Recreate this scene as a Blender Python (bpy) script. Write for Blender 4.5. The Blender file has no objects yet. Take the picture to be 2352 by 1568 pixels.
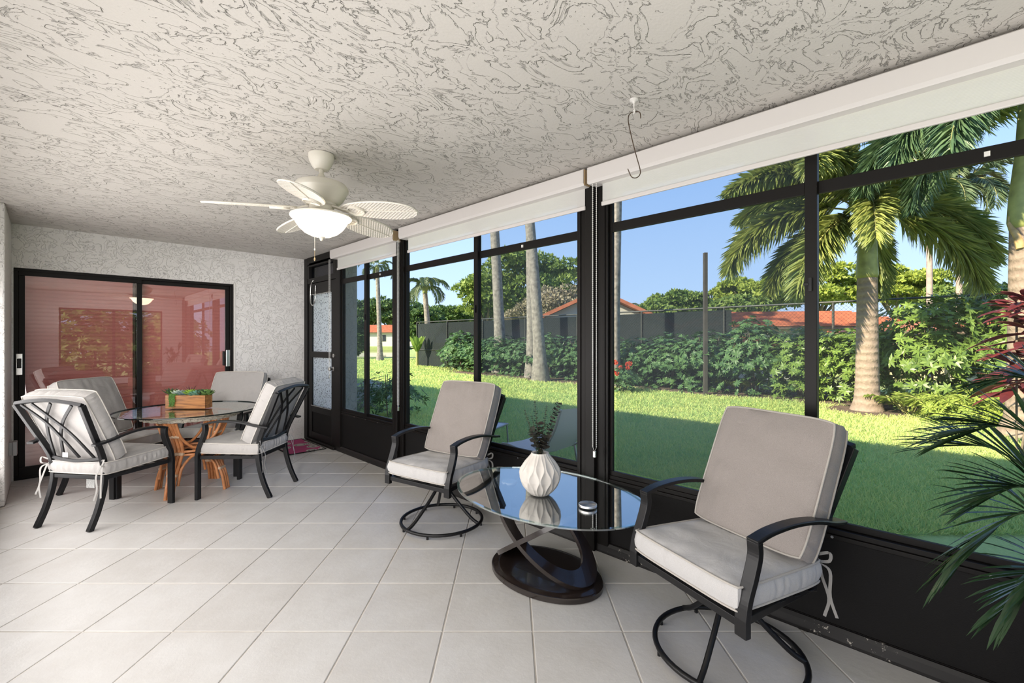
import bpy, math, random
import numpy as np
from mathutils import Vector, Matrix, noise as mnoise

# ------------------------------------------------------------------ frame of the place
# X = distance from the window wall into the room, Y = distance from the far wall
# towards the camera, Z up; the far right-hand corner of the room is the origin.
H_CAM, F_PX, A = 1.30, 1045.0, math.radians(45.5)
CAM = (2.398, 6.213)
CEIL = 2.374
PI = math.pi
rng = np.random.default_rng(7)
random.seed(7)
sc = bpy.context.scene
COL = sc.collection

cam_d = bpy.data.cameras.new('camera'); cam_o = bpy.data.objects.new('camera', cam_d)
COL.objects.link(cam_o)
cam_o.location = (CAM[0], CAM[1], H_CAM)
cam_o.rotation_euler = (PI/2, 0, PI - A)
cam_d.sensor_width = 36.0
cam_d.lens = F_PX/2352*36
cam_d.shift_y = -3/2352
cam_d.clip_start = 0.05; cam_d.clip_end = 400
sc.camera = cam_o
sc.view_settings.view_transform = 'Standard'
sc.view_settings.look = 'None'
sc.view_settings.gamma = 1.0
sc.view_settings.exposure = 0.0
sc.view_settings.use_curve_mapping = False
sc.cycles.max_bounces = 8
sc.cycles.transparent_max_bounces = 16
sc.cycles.use_denoising = True
sc.cycles.sample_clamp_indirect = 6.0
sc.cycles.caustics_reflective = False
sc.cycles.caustics_refractive = False

# ------------------------------------------------------------------ sky, sun, lights
w = bpy.data.worlds.new('sky'); sc.world = w; w.use_nodes = True
nt = w.node_tree; nt.nodes.clear()
tc = nt.nodes.new('ShaderNodeTexCoord'); sep = nt.nodes.new('ShaderNodeSeparateXYZ')
ramp = nt.nodes.new('ShaderNodeValToRGB'); bg = nt.nodes.new('ShaderNodeBackground'); wo = nt.nodes.new('ShaderNodeOutputWorld')
nt.links.new(tc.outputs['Generated'], sep.inputs[0]); nt.links.new(sep.outputs['Z'], ramp.inputs[0])
e = ramp.color_ramp.elements
e[0].position = 0.0; e[0].color = (0.62, 0.72, 0.93, 1)
e[1].position = 1.0; e[1].color = (0.13, 0.27, 0.72, 1)
q = e.new(0.10); q.color = (0.50, 0.68, 0.97, 1)
q = e.new(0.40); q.color = (0.29, 0.49, 0.90, 1)
nt.links.new(ramp.outputs[0], bg.inputs[0]); bg.inputs[1].default_value = 1.5
nt.links.new(bg.outputs[0], wo.inputs[0])

def lamp(name, kind, loc, energy, color, **k):
    d = bpy.data.lights.new(name, kind); d.energy = energy; d.color = color
    o = bpy.data.objects.new(name, d); COL.objects.link(o); o.location = loc
    for a, v in k.items():
        if a == 'rot': o.rotation_euler = v
        else: setattr(d, a, v)
    return o
SUN_DIR = Vector((1.0, -0.30, 0.60)).normalized()       # towards the sun, low behind the house
sun = lamp('sun', 'SUN', (10, 0, 20), 10.5, (1.0, 0.88, 0.66), angle=0.012)
sun.rotation_euler = SUN_DIR.to_track_quat('Z', 'Y').to_euler()
# added fills, no real source: up at the ceiling, in from the left
lamp('ceiling_fill', 'AREA', (1.5, 6.85, 1.40), 15, (1.0, 0.97, 0.93), rot=(PI, 0, 0), shape='RECTANGLE', size=2.0, size_y=1.2)
lamp('side_fill', 'AREA', (2.80, 3.75, 1.1), 140, (1.0, 0.965, 0.945), rot=(0, PI/2+.12, 0), shape='RECTANGLE', size=1.7, size_y=5.6)

# added spot without a real source, brightens the far corner from the left
fl = lamp('corner_fill', 'SPOT', (2.78, 4.7, 1.5), 470, (1.0, 0.975, 0.96), shadow_soft_size=.30, spot_size=math.radians(44), spot_blend=.9)
fl.rotation_euler = (Vector((2.78, 4.7, 1.5))-Vector((.35, .25, .95))).to_track_quat('Z', 'Y').to_euler()
# low sun thrown back up on the ceiling by glass behind the camera
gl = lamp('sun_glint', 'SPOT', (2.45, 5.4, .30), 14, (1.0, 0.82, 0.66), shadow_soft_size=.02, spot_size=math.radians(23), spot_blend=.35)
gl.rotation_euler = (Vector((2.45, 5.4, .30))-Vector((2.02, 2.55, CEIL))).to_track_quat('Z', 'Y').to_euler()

# ------------------------------------------------------------------ helpers
class MB:
    def __init__(s): s.v = []; s.f = []
    def add(s, vs, fs):
        n = len(s.v); s.v += [tuple(p) for p in vs]; s.f += [tuple(i+n for i in f) for f in fs]; return s
    def box(s, x0, x1, y0, y1, z0, z1):
        vs = [(x, y, z) for x in (x0, x1) for y in (y0, y1) for z in (z0, z1)]
        return s.add(vs, [(0,1,3,2),(4,6,7,5),(0,4,5,1),(2,3,7,6),(0,2,6,4),(1,5,7,3)])
    def cyl(s, c, r, z0, z1, n=24, r1=None):
        r1 = r if r1 is None else r1
        return s.lathe([(0, z0), (r, z0), (r1, z1), (0, z1)], n, c)
    def lathe(s, prof, n=32, c=(0, 0), fn=None):
        vs = []; m = len(prof)
        for k in range(n):
            a = 2*PI*k/n
            for (r, z) in prof:
                vs.append((c[0]+r*math.cos(a), c[1]+r*math.sin(a), z))
        fs = []
        for k in range(n):
            k2 = (k+1) % n
            for i in range(m-1):
                if prof[i][0] == 0 and prof[i+1][0] == 0: continue
                if prof[i][0] == 0: fs.append((k*m+i, k2*m+i+1, k*m+i+1))
                elif prof[i+1][0] == 0: fs.append((k*m+i, k2*m+i, k*m+i+1))
                else: fs.append((k*m+i, k2*m+i, k2*m+i+1, k*m+i+1))
        return s.add(vs, fs)
    def tube(s, pts, r, n=8, closed=False, caps=True):
        pts = [Vector(p) for p in pts]; m = len(pts)
        rs = r if isinstance(r, (list, tuple)) else [r]*m
        vs = []; up = None
        for i, p in enumerate(pts):
            if closed: t = pts[(i+1) % m]-pts[i-1]
            else: t = pts[min(i+1, m-1)]-pts[max(i-1, 0)]
            t = t.normalized() if t.length > 1e-9 else Vector((0, 0, 1))
            if up is None:
                up = Vector((0, 0, 1)) if abs(t.z) < .9 else Vector((1, 0, 0))
            up = (up - t*up.dot(t)); up = up.normalized() if up.length > 1e-6 else t.orthogonal().normalized()
            b = t.cross(up)
            for k in range(n):
                a = 2*PI*k/n
                vs.append(p+(up*math.cos(a)+b*math.sin(a))*rs[i])
        fs = []
        for i in range(m if closed else m-1):
            j = (i+1) % m
            for k in range(n):
                k2 = (k+1) % n
                fs.append((i*n+k, i*n+k2, j*n+k2, j*n+k))
        if caps and not closed:
            fs.append(tuple(range(n))[::-1]); fs.append(tuple((m-1)*n+k for k in range(n)))
        return s.add(vs, fs)
    def bar(s, pts, wd, th, side, closed=False):
        """flat bar along pts; width wd lies along `side`, thickness th across it"""
        pts = [Vector(p) for p in pts]; m = len(pts); side = Vector(side).normalized(); vs = []
        for i, p in enumerate(pts):
            if closed: t = pts[(i+1) % m]-pts[i-1]
            else: t = pts[min(i+1, m-1)]-pts[max(i-1, 0)]
            t.normalize(); sd = (side-t*side.dot(t)).normalized(); nn = t.cross(sd)
            for a, b in ((-1,-1),(1,-1),(1,1),(-1,1)):
                vs.append(p+sd*(a*wd/2)+nn*(b*th/2))
        fs = []
        for i in range(m if closed else m-1):
            j = (i+1) % m
            for k in range(4): fs.append((i*4+k, i*4+(k+1) % 4, j*4+(k+1) % 4, j*4+k))
        if not closed: fs += [(3,2,1,0), tuple((m-1)*4+k for k in range(4))]
        return s.add(vs, fs)
    def plate(s, outline, z0, z1):
        n = len(outline)
        vs = [(x, y, z0) for x, y in outline]+[(x, y, z1) for x, y in outline]
        return s.add(vs, [tuple(range(n))[::-1], tuple(range(n, 2*n))]+[(i, (i+1) % n, n+(i+1) % n, n+i) for i in range(n)])
    def xf(s, M):
        s.v = [tuple(M @ Vector(p)) for p in s.v]; return s
    def mesh(s, name, mat, smooth=None):
        me = bpy.data.meshes.new(name); me.from_pydata(s.v, [], s.f); me.materials.append(mat)
        if smooth is not None:
            me.polygons.foreach_set('use_smooth', [True]*len(me.polygons))
            if smooth < 180: me.set_sharp_from_angle(angle=math.radians(smooth))
        me.update(); return me
    def build(s, name, mat, parent=None, smooth=None, bevel=0, loc=None, rotz=None):
        o = bpy.data.objects.new(name, s.mesh(name, mat, smooth)); COL.objects.link(o)
        if parent is not None: o.parent = parent
        if loc is not None: o.location = loc
        if rotz is not None: o.rotation_euler[2] = rotz
        if bevel:
            m = o.modifiers.new('bevel', 'BEVEL'); m.width = bevel; m.segments = 2; m.limit_method = 'ANGLE'; m.angle_limit = math.radians(40)
        return o
def link_mesh(name, me, parent=None, loc=None, rot=None, scale=None):
    o = bpy.data.objects.new(name, me); COL.objects.link(o)
    if parent is not None: o.parent = parent
    if loc is not None: o.location = loc
    if rot is not None: o.rotation_euler = rot
    if scale is not None: o.scale = scale if not isinstance(scale, (int, float)) else (scale,)*3
    return o
def raw_mesh(name, V, Fc, mat, smooth=False):
    """numpy verts (n,3) and faces (m,k) -> mesh"""
    me = bpy.data.meshes.new(name); V = np.asarray(V, np.float32); Fc = np.asarray(Fc, np.int32)
    k = Fc.shape[1]
    me.vertices.add(len(V)); me.vertices.foreach_set('co', V.ravel())
    me.loops.add(Fc.size); me.loops.foreach_set('vertex_index', Fc.ravel())
    me.polygons.add(len(Fc)); me.polygons.foreach_set('loop_start', np.arange(0, Fc.size, k, dtype=np.int32))
    me.update(calc_edges=True); me.materials.append(mat)
    if smooth: me.polygons.foreach_set('use_smooth', [True]*len(me.polygons))
    return me
def thing(name, label, cat, loc=(0, 0, 0), rz=0, group=None):
    o = bpy.data.objects.new(name, None); COL.objects.link(o); o.location = loc; o.rotation_euler = (0, 0, rz)
    o.empty_display_size = .1
    return tag(o, label, cat, group)
def tag(o, label, cat, group=None):
    o['label'] = label; o['category'] = cat
    if group: o['group'] = group
    return o
def struct(o): o['kind'] = 'structure'; return o
def stuff(o): o['kind'] = 'stuff'; return o
def smooth_path(pts, n=6):
    """Catmull-Rom through the points"""
    P = [Vector(p) for p in pts]; P = [P[0]*2-P[1]]+P+[P[-1]*2-P[-2]]; out = []
    for i in range(1, len(P)-2):
        for k in range(n):
            t = k/n; a, b, c, d = P[i-1], P[i], P[i+1], P[i+2]
            out.append(0.5*((2*b)+(c-a)*t+(2*a-5*b+4*c-d)*t*t+(3*b-a-3*c+d)*t**3))
    out.append(P[-2]); return out
def copy_tree(o, parent=None):
    c = o.copy(); COL.objects.link(c)
    if parent is not None: c.parent = parent
    for ch in list(o.children): copy_tree(ch, c)
    return c
def cam_dir(r, f):
    return (-math.cos(A)*r-math.sin(A)*f, math.sin(A)*r-math.cos(A)*f)
def ground_at(right, fwd):
    d = cam_dir(right, fwd); return CAM[0]+d[0], CAM[1]+d[1]
def spot(px, fwd):
    """plan position of something seen in column px of the photograph, fwd metres away"""
    return ground_at((px-1176)/F_PX*fwd, fwd)

# ------------------------------------------------------------------ materials
def mat(name, col, rough=.6, metal=0, spec=.5, noise=None, bump=None, coat=0):
    """noise=(scale, amount) varies the colour; bump=(scale, strength, distance)"""
    m = bpy.data.materials.new(name); m.use_nodes = True; t = m.node_tree; p = t.nodes['Principled BSDF']
    p.inputs['Base Color'].default_value = (*col, 1); p.inputs['Roughness'].default_value = rough
    p.inputs['Metallic'].default_value = metal; p.inputs['Specular IOR Level'].default_value = spec
    p.inputs['Coat Weight'].default_value = coat
    c = t.nodes.new('ShaderNodeTexCoord')
    if noise:
        n = t.nodes.new('ShaderNodeTexNoise'); n.inputs['Scale'].default_value = noise[0]; n.inputs['Detail'].default_value = 4
        t.links.new(c.outputs['Object'], n.inputs['Vector'])
        r = t.nodes.new('ShaderNodeMapRange'); r.inputs['From Min'].default_value = .3; r.inputs['From Max'].default_value = .7
        r.inputs['To Min'].default_value = 1-noise[1]; r.inputs['To Max'].default_value = 1+noise[1]
        t.links.new(n.outputs['Fac'], r.inputs['Value'])
        mx = t.nodes.new('ShaderNodeMix'); mx.data_type = 'RGBA'; mx.blend_type = 'MULTIPLY'; mx.inputs['Factor'].default_value = 1
        mx.inputs['A'].default_value = (*col, 1); t.links.new(r.outputs[0], mx.inputs['B']); t.links.new(mx.outputs['Result'], p.inputs['Base Color'])
    if bump:
        n = t.nodes.new('ShaderNodeTexNoise'); n.inputs['Scale'].default_value = bump[0]; n.inputs['Detail'].default_value = 3
        t.links.new(c.outputs['Object'], n.inputs['Vector'])
        b = t.nodes.new('ShaderNodeBump'); b.inputs['Strength'].default_value = bump[1]; b.inputs['Distance'].default_value = bump[2]
        t.links.new(n.outputs['Fac'], b.inputs['Height']); t.links.new(b.outputs[0], p.inputs['Normal'])
    return m
def N(t, kind, **k):
    n = t.nodes.new(kind)
    for a, v in k.items():
        if a in n.inputs: n.inputs[a].default_value = v
        else: setattr(n, a, v)
    return n
def math_n(t, op, a, b=None, clamp=False):
    n = t.nodes.new('ShaderNodeMath'); n.operation = op; n.use_clamp = clamp
    for i, x in enumerate((a, b)):
        if x is None: continue
        if isinstance(x, (int, float)): n.inputs[i].default_value = x
        else: t.links.new(x, n.inputs[i])
    return n.outputs[0]
def stucco(name, col, scale=1.0, depth=.012, stretch=(1, 1, 1)):
    """skip-trowel plaster: wandering raised ridges, small elongated pits, fine grain"""
    m = bpy.data.materials.new(name); m.use_nodes = True; t = m.node_tree; p = t.nodes['Principled BSDF']
    p.inputs['Roughness'].default_value = .85; p.inputs['Specular IOR Level'].default_value = .2
    c = N(t, 'ShaderNodeTexCoord'); mp = N(t, 'ShaderNodeMapping'); mp.inputs['Scale'].default_value = [scale*k for k in stretch]
    t.links.new(c.outputs['Object'], mp.inputs[0])
    n1 = N(t, 'ShaderNodeTexNoise', Scale=4.2, Detail=6.0, Roughness=.56, Distortion=.7)
    n2 = N(t, 'ShaderNodeTexNoise', Scale=1.7, Detail=2.0)
    n3 = N(t, 'ShaderNodeTexNoise', Scale=70.0, Detail=3.0)
    n4 = N(t, 'ShaderNodeTexNoise', Scale=34.0, Detail=3.0, Distortion=.6)
    for n in (n1, n2, n3, n4): t.links.new(mp.outputs[0], n.inputs['Vector'])
    # terraces with sharp edges: where the noise crosses several levels
    def ledge(lv, wd):
        r = N(t, 'ShaderNodeMapRange'); r.interpolation_type = 'LINEAR'
        r.inputs['From Min'].default_value = lv-wd; r.inputs['From Max'].default_value = lv+wd
        t.links.new(n1.outputs['Fac'], r.inputs['Value']); return r.outputs[0]
    # thin dark groove beside the ledge
    def groove(lv, wd):
        a = math_n(t, 'ABSOLUTE', math_n(t, 'SUBTRACT', n1.outputs['Fac'], lv))
        r = N(t, 'ShaderNodeMapRange'); r.inputs['From Min'].default_value = 0; r.inputs['From Max'].default_value = wd
        r.inputs['To Min'].default_value = -1; r.inputs['To Max'].default_value = 0
        t.links.new(a, r.inputs['Value']); return r.outputs[0]
    h = math_n(t, 'MULTIPLY', ledge(.46, .010), .7)
    h = math_n(t, 'ADD', h, math_n(t, 'MULTIPLY', ledge(.565, .010), .7))
    msk = N(t, 'ShaderNodeMapRange'); msk.inputs['From Min'].default_value = .44; msk.inputs['From Max'].default_value = .58
    t.links.new(n2.outputs['Fac'], msk.inputs['Value'])
    n5 = N(t, 'ShaderNodeTexNoise', Scale=11.0, Detail=2.0); t.links.new(mp.outputs[0], n5.inputs['Vector'])
    msk2 = N(t, 'ShaderNodeMapRange'); msk2.inputs['From Min'].default_value = .45; msk2.inputs['From Max'].default_value = .6; t.links.new(n5.outputs['Fac'], msk2.inputs['Value'])
    g = math_n(t, 'ADD', groove(.46, .0045), groove(.565, .0045))
    g = math_n(t, 'MULTIPLY', g, math_n(t, 'MULTIPLY', msk.outputs[0], msk2.outputs[0]))
    h = math_n(t, 'ADD', h, g)
    pit = N(t, 'ShaderNodeMapRange'); pit.inputs['From Min'].default_value = .66; pit.inputs['From Max'].default_value = .70
    pit.inputs['To Max'].default_value = -1.2
    t.links.new(n4.outputs['Fac'], pit.inputs['Value'])
    h = math_n(t, 'ADD', h, math_n(t, 'MULTIPLY', pit.outputs[0], msk.outputs[0]))
    h = math_n(t, 'ADD', h, math_n(t, 'MULTIPLY', n3.outputs['Fac'], .10))
    b = N(t, 'ShaderNodeBump', Strength=1.0, Distance=depth); t.links.new(h, b.inputs['Height'])
    t.links.new(b.outputs[0], p.inputs['Normal'])
    # shade of the grooves and pits, mixed into the base colour
    relief_shade = math_n(t, 'MULTIPLY', math_n(t, 'ADD', g, math_n(t, 'MULTIPLY', pit.outputs[0], msk.outputs[0])), -.055, clamp=True)
    mx = N(t, 'ShaderNodeMix'); mx.data_type = 'RGBA'; t.links.new(relief_shade, mx.inputs['Factor'])
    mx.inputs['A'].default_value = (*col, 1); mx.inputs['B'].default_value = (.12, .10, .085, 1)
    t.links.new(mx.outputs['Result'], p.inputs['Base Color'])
    return m
def leafmat(name, c1, c2, rough=.5, trans=.35, scale=.9, spec=.3, fine=60):
    m = bpy.data.materials.new(name); m.use_nodes = True; t = m.node_tree; p = t.nodes['Principled BSDF']; out = t.nodes['Material Output']
    g = N(t, 'ShaderNodeNewGeometry'); c = N(t, 'ShaderNodeTexCoord')
    n = N(t, 'ShaderNodeTexNoise', Scale=scale, Detail=3.0); t.links.new(g.outputs['Position'], n.inputs['Vector'])
    mx = N(t, 'ShaderNodeMix'); mx.data_type = 'RGBA'; mx.inputs['A'].default_value = (*c1, 1); mx.inputs['B'].default_value = (*c2, 1)
    a = math_n(t, 'ADD', math_n(t, 'MULTIPLY', g.outputs['Random Per Island'], .75), math_n(t, 'MULTIPLY', math_n(t, 'SUBTRACT', n.outputs['Fac'], .35), 1.1), clamp=True)
    t.links.new(a, mx.inputs['Factor']); t.links.new(mx.outputs['Result'], p.inputs['Base Color'])
    p.inputs['Roughness'].default_value = rough; p.inputs['Specular IOR Level'].default_value = spec
    if trans:
        tr = N(t, 'ShaderNodeBsdfTranslucent'); t.links.new(mx.outputs['Result'], tr.inputs['Color'])
        ms = N(t, 'ShaderNodeMixShader'); ms.inputs[0].default_value = trans
        t.links.new(p.outputs[0], ms.inputs[1]); t.links.new(tr.outputs[0], ms.inputs[2]); t.links.new(ms.outputs[0], out.inputs['Surface'])
    return m
def glassmat(name, tint=(1, 1, 1), f0=.04, gain=1.0, rough=0.0, power=4.0):
    """thin sheet: clear with a mirror that strengthens towards grazing angles"""
    m = bpy.data.materials.new(name); m.use_nodes = True; t = m.node_tree; t.nodes.remove(t.nodes['Principled BSDF']); out = t.nodes['Material Output']
    tr = N(t, 'ShaderNodeBsdfTransparent', Color=(*tint, 1)); gl = N(t, 'ShaderNodeBsdfGlossy', Roughness=rough)
    gl.inputs['Color'].default_value = (1, 1, 1, 1)
    lw = N(t, 'ShaderNodeLayerWeight', Blend=.5); ms = N(t, 'ShaderNodeMixShader')
    f = math_n(t, 'ADD', math_n(t, 'MULTIPLY', math_n(t, 'POWER', lw.outputs['Facing'], power), gain*(1-f0)), f0, clamp=True)
    t.links.new(f, ms.inputs[0])
    t.links.new(tr.outputs[0], ms.inputs[1]); t.links.new(gl.outputs[0], ms.inputs[2]); t.links.new(ms.outputs[0], out.inputs['Surface'])
    return m

M = {}
M['wall'] = stucco('wall_stucco', (.79, .77, .75), 2.5, .005)
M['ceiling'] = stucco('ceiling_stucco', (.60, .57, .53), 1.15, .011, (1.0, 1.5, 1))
M['ext_wall'] = stucco('exterior_stucco', (.56, .49, .43), 2.0, .010)
M['frame'] = mat('dark_bronze_frame', (.007, .006, .0055), .45, spec=.22, bump=(60, .1, .002))
M['panel'] = mat('black_kick_panel', (.009, .0085, .0085), .6, spec=.18, bump=(220, .35, .002))
M['white_trim'] = mat('white_paint', (.72, .70, .67), .5)
M['cassette'] = mat('shade_cassette', (.66, .63, .61), .5, bump=(200, .1, .001))
M['metal'] = mat('black_powder_coat', (.008, .008, .009), .36, spec=.35, bump=(300, .08, .001))
M['chrome'] = mat('brushed_steel', (.62, .62, .60), .22, 1.0)
M['grout'] = mat('grout', (.56, .52, .47), .9, noise=(14, .16), bump=(120, .4, .002))
M['glass'] = glassmat('window_glass', (.99, .995, .99), .002, .06, .16)
M['wire'] = mat('hook_wire', (.10, .07, .05), .4, .6)
M['cord'] = mat('bead_chain', (.75, .74, .71), .4)
M['tie'] = mat('cushion_tie', (.33, .32, .305), .85)

def tile_mat():
    m = bpy.data.materials.new('ceramic_floor_tile'); m.use_nodes = True; t = m.node_tree; p = t.nodes['Principled BSDF']
    g = N(t, 'ShaderNodeNewGeometry'); oi = N(t, 'ShaderNodeObjectInfo')
    n = N(t, 'ShaderNodeTexNoise', Scale=5.0, Detail=5.0, Roughness=.6); n2 = N(t, 'ShaderNodeTexNoise', Scale=160.0, Detail=3.0)
    n3 = N(t, 'ShaderNodeTexNoise', Scale=30.0, Detail=4.0)
    for k in (n, n2, n3): t.links.new(g.outputs['Position'], k.inputs['Vector'])
    r = N(t, 'ShaderNodeMix'); r.data_type = 'RGBA'; r.inputs['A'].default_value = (.56, .54, .515, 1); r.inputs['B'].default_value = (.655, .645, .63, 1)
    t.links.new(math_n(t, 'ADD', math_n(t, 'MULTIPLY', math_n(t, 'SUBTRACT', n.outputs['Fac'], .3), 1.6), math_n(t, 'MULTIPLY', math_n(t, 'SUBTRACT', oi.outputs['Random'], .5), .35), clamp=True), r.inputs['Factor'])
    t.links.new(r.outputs['Result'], p.inputs['Base Color'])
    t.links.new(math_n(t, 'ADD', math_n(t, 'MULTIPLY', n3.outputs['Fac'], .25), .24), p.inputs['Roughness'])
    p.inputs['Specular IOR Level'].default_value = .45
    b = N(t, 'ShaderNodeBump', Strength=.25, Distance=.004)
    t.links.new(math_n(t, 'ADD', math_n(t, 'MULTIPLY', n2.outputs['Fac'], .25), n3.outputs['Fac']), b.inputs['Height']); t.links.new(b.outputs[0], p.inputs['Normal'])
    return m
M['tile'] = tile_mat()
def fabric(name, c, speck=.12):
    m = bpy.data.materials.new(name); m.use_nodes = True; t = m.node_tree; p = t.nodes['Principled BSDF']
    p.inputs['Roughness'].default_value = .92; p.inputs['Specular IOR Level'].default_value = .15; p.inputs['Sheen Weight'].default_value = .15
    cc = N(t, 'ShaderNodeTexCoord'); n = N(t, 'ShaderNodeTexNoise', Scale=420.0, Detail=2.0); n2 = N(t, 'ShaderNodeTexNoise', Scale=9.0, Detail=4.0, Distortion=.8)
    for k in (n, n2): t.links.new(cc.outputs['Object'], k.inputs['Vector'])
    mx = N(t, 'ShaderNodeMix'); mx.data_type = 'RGBA'; mx.inputs['A'].default_value = (*[k*(1-speck*1.6) for k in c], 1); mx.inputs['B'].default_value = (*[min(1, k*(1+speck)) for k in c], 1)
    t.links.new(n.outputs['Fac'], mx.inputs['Factor']); t.links.new(mx.outputs['Result'], p.inputs['Base Color'])
    b = N(t, 'ShaderNodeBump', Strength=.6, Distance=.012)
    t.links.new(math_n(t, 'ADD', n2.outputs['Fac'], math_n(t, 'MULTIPLY', n.outputs['Fac'], .12)), b.inputs['Height']); t.links.new(b.outputs[0], p.inputs['Normal'])
    return m
M['cushion'] = fabric('heather_beige_cushion', (.35, .315, .295), .2)
M['cushion_light'] = fabric('pale_linen_cushion', (.39, .372, .358))
M['cushion_seat'] = fabric('pale_grey_seat_cushion', (.54, .53, .525))
M['piping'] = fabric('cushion_piping', (.50, .47, .43))

# ------------------------------------------------------------------ the room
def rect_box(name, x0, x1, y0, y1, z0, z1, m, parent=None, bevel=0):
    return MB().box(x0, x1, y0, y1, z0, z1).build(name, m, parent, bevel=bevel)
ROOM_END = 7.8
floor = struct(rect_box('floor', -.07, 2.95, -.2, ROOM_END+.1, -.12, -.0032, M['grout']))
# square tiles laid on the diagonal, cut where they meet the walls
S = .4017; OX, OZ = -4.771*S, 5.056*S
def clip(poly, a, b, c):            # keep a*x+b*y<=c
    out = []
    for i in range(len(poly)):
        p, q = poly[i], poly[(i+1) % len(poly)]; dp, dq = a*p[0]+b*p[1]-c, a*q[0]+b*q[1]-c
        if dp <= 0: out.append(p)
        if dp*dq < 0:
            s_ = dp/(dp-dq); out.append((p[0]+(q[0]-p[0])*s_, p[1]+(q[1]-p[1])*s_))
    return out
full_tile = None
def tile_mesh(poly):
    c = (sum(p[0] for p in poly)/len(poly), sum(p[1] for p in poly)/len(poly))
    n = len(poly); ins = []
    for p in poly:
        d = math.hypot(p[0]-c[0], p[1]-c[1]) or 1
        k = max(.0, 1-.004/d); ins.append((c[0]+(p[0]-c[0])*k, c[1]+(p[1]-c[1])*k))
    b = MB(); b.add([(x, y, -.0030) for x, y in poly]+[(x, y, -.0012) for x, y in poly]+[(x, y, 0) for x, y in ins],
                    [(i, (i+1) % n, n+(i+1) % n, n+i) for i in range(n)]+[(n+i, n+(i+1) % n, 2*n+(i+1) % n, 2*n+i) for i in range(n)]+[tuple(range(2*n, 3*n))])
    return b
for i in range(-14, 22):
    for j in range(-16, 12):
        g_ = .0035
        cx_, cy_ = ground_at(OX+(i+.5)*S, OZ+(j+.5)*S)
        if not (-.4 < cx_ < 3.2 and -.4 < cy_ < ROOM_END+.4): continue
        h = S/2-g_
        poly = []
        for a, b in ((-h, -h), (h, -h), (h, h), (-h, h)):
            d = cam_dir(a, b); poly.append((cx_+d[0], cy_+d[1]))
        whole = list(poly)
        lim = 2.64 if cy_ < .95 else 2.85
        for L in ((-1, 0, -.025), (1, 0, lim), (0, -1, 0.0), (0, 1, ROOM_END)): poly = clip(poly, *L) if poly else poly
        if len(poly) < 3: continue
        ar = .5*abs(sum(poly[k][0]*poly[(k+1) % len(poly)][1]-poly[(k+1) % len(poly)][0]*poly[k][1] for k in range(len(poly))))
        if ar < .0015: continue
        if abs(ar-4*h*h) < 1e-5:
            if full_tile is None:
                full_tile = tile_mesh([(p[0]-cx_, p[1]-cy_) for p in whole]).mesh('tile', M['tile'])
            link_mesh('tile', full_tile, floor, (cx_, cy_, random.uniform(-.0003, .0002)))
        else:
            tile_mesh(poly).build('tile', M['tile'], floor)

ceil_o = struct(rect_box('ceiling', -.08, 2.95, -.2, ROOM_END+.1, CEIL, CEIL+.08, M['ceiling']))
# far wall with the sliding-door opening (X .845 to 2.625, up to 1.97)
DX0, DX1, DZ = .845, 2.628, 1.972
wb = MB().box(-.06, DX0, -.14, 0, 0, CEIL).box(DX0, DX1, -.14, 0, DZ, CEIL).box(DX1, 2.75, -.14, 0, 0, CEIL)
struct(wb.build('wall_back', M['wall']))
# left wall: short pier, then the wall steps back
struct(MB().box(2.64, 2.90, 0, .89, 0, CEIL).build('wall_left', M['wall'], bevel=.012))
struct(rect_box('wall_left_recess', 2.86, 2.95, .89, ROOM_END, 0, CEIL, M['wall']))
# near end wall (behind the camera) with a window
struct(MB().box(-.06, .42, ROOM_END, ROOM_END+.1, 0, CEIL).box(2.25, 2.95, ROOM_END, ROOM_END+.1, 0, CEIL)
       .box(.42, 2.25, ROOM_END, ROOM_END+.1, 0, .42).box(.42, 2.25, ROOM_END, ROOM_END+.1, 2.02, CEIL).build('wall_front', M['wall']))
w9 = struct(MB().bar([(.44, ROOM_END+.03, .44), (2.23, ROOM_END+.03, .44), (2.23, ROOM_END+.03, 2.0), (.44, ROOM_END+.03, 2.0)], .05, .04, (0, 1, 0), closed=True)
            .box(1.31, 1.36, ROOM_END+.01, ROOM_END+.05, .44, 2.0).build('window_5', M['frame']))
MB().box(.44, 2.23, ROOM_END+.028, ROOM_END+.032, .44, 2.0).build('pane', M['glass'], w9)

# ---- sliding glass door in the far wall
dr = struct(thing('door_1', '', '')); del dr['label']; del dr['category']; dr.name = 'door_1'
fr = MB()
fr.box(DX0, DX1, -.075, -.02, DZ-.028, DZ); fr.box(DX0, DX1, -.075, -.02, 0, .03)
fr.box(DX0, DX0+.032, -.075, -.02, .03, DZ-.028); fr.box(DX1-.03, DX1, -.075, -.02, .03, DZ-.028)
fr.build('frame', M['frame'], dr, bevel=.003)
def sash(x0, x1, y, name='sash'):
    s = MB(); a = .042
    s.box(x0, x1, y-.014, y+.014, 1.905, 1.945).box(x0, x1, y-.014, y+.014, .03, .115)
    s.box(x0, x0+a, y-.014, y+.014, .115, 1.905).box(x1-a, x1, y-.014, y+.014, .115, 1.905)
    o = s.build(name, M['frame'], dr, bevel=.003)
    MB().box(x0+a-.004, x1-a+.004, y-.003, y+.003, .11, 1.91).build('pane', M['door_glass'], o)
    return o
M['door_glass'] = glassmat('sliding_door_glass', (.96, .92, .92), .10, .6)
sa = sash(1.70, DX1-.03, -.035); sb = sash(DX0+.032, 1.755, -.062)
for s_, x, z in ((sa, 2.592, 1.075), (sb, .893, 1.085)):
    h_ = MB().box(x-.022, x+.022, -.022 if s_ is sa else -.049, -.008 if s_ is sa else -.036, z-.10, z+.10).build('handle_plate', M['chrome'], s_, bevel=.004)
y_ = -.008
MB().box(2.578, 2.606, y_, y_+.012, 1.04, 1.13).build('handle', M['metal'], sa, bevel=.004)
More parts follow.
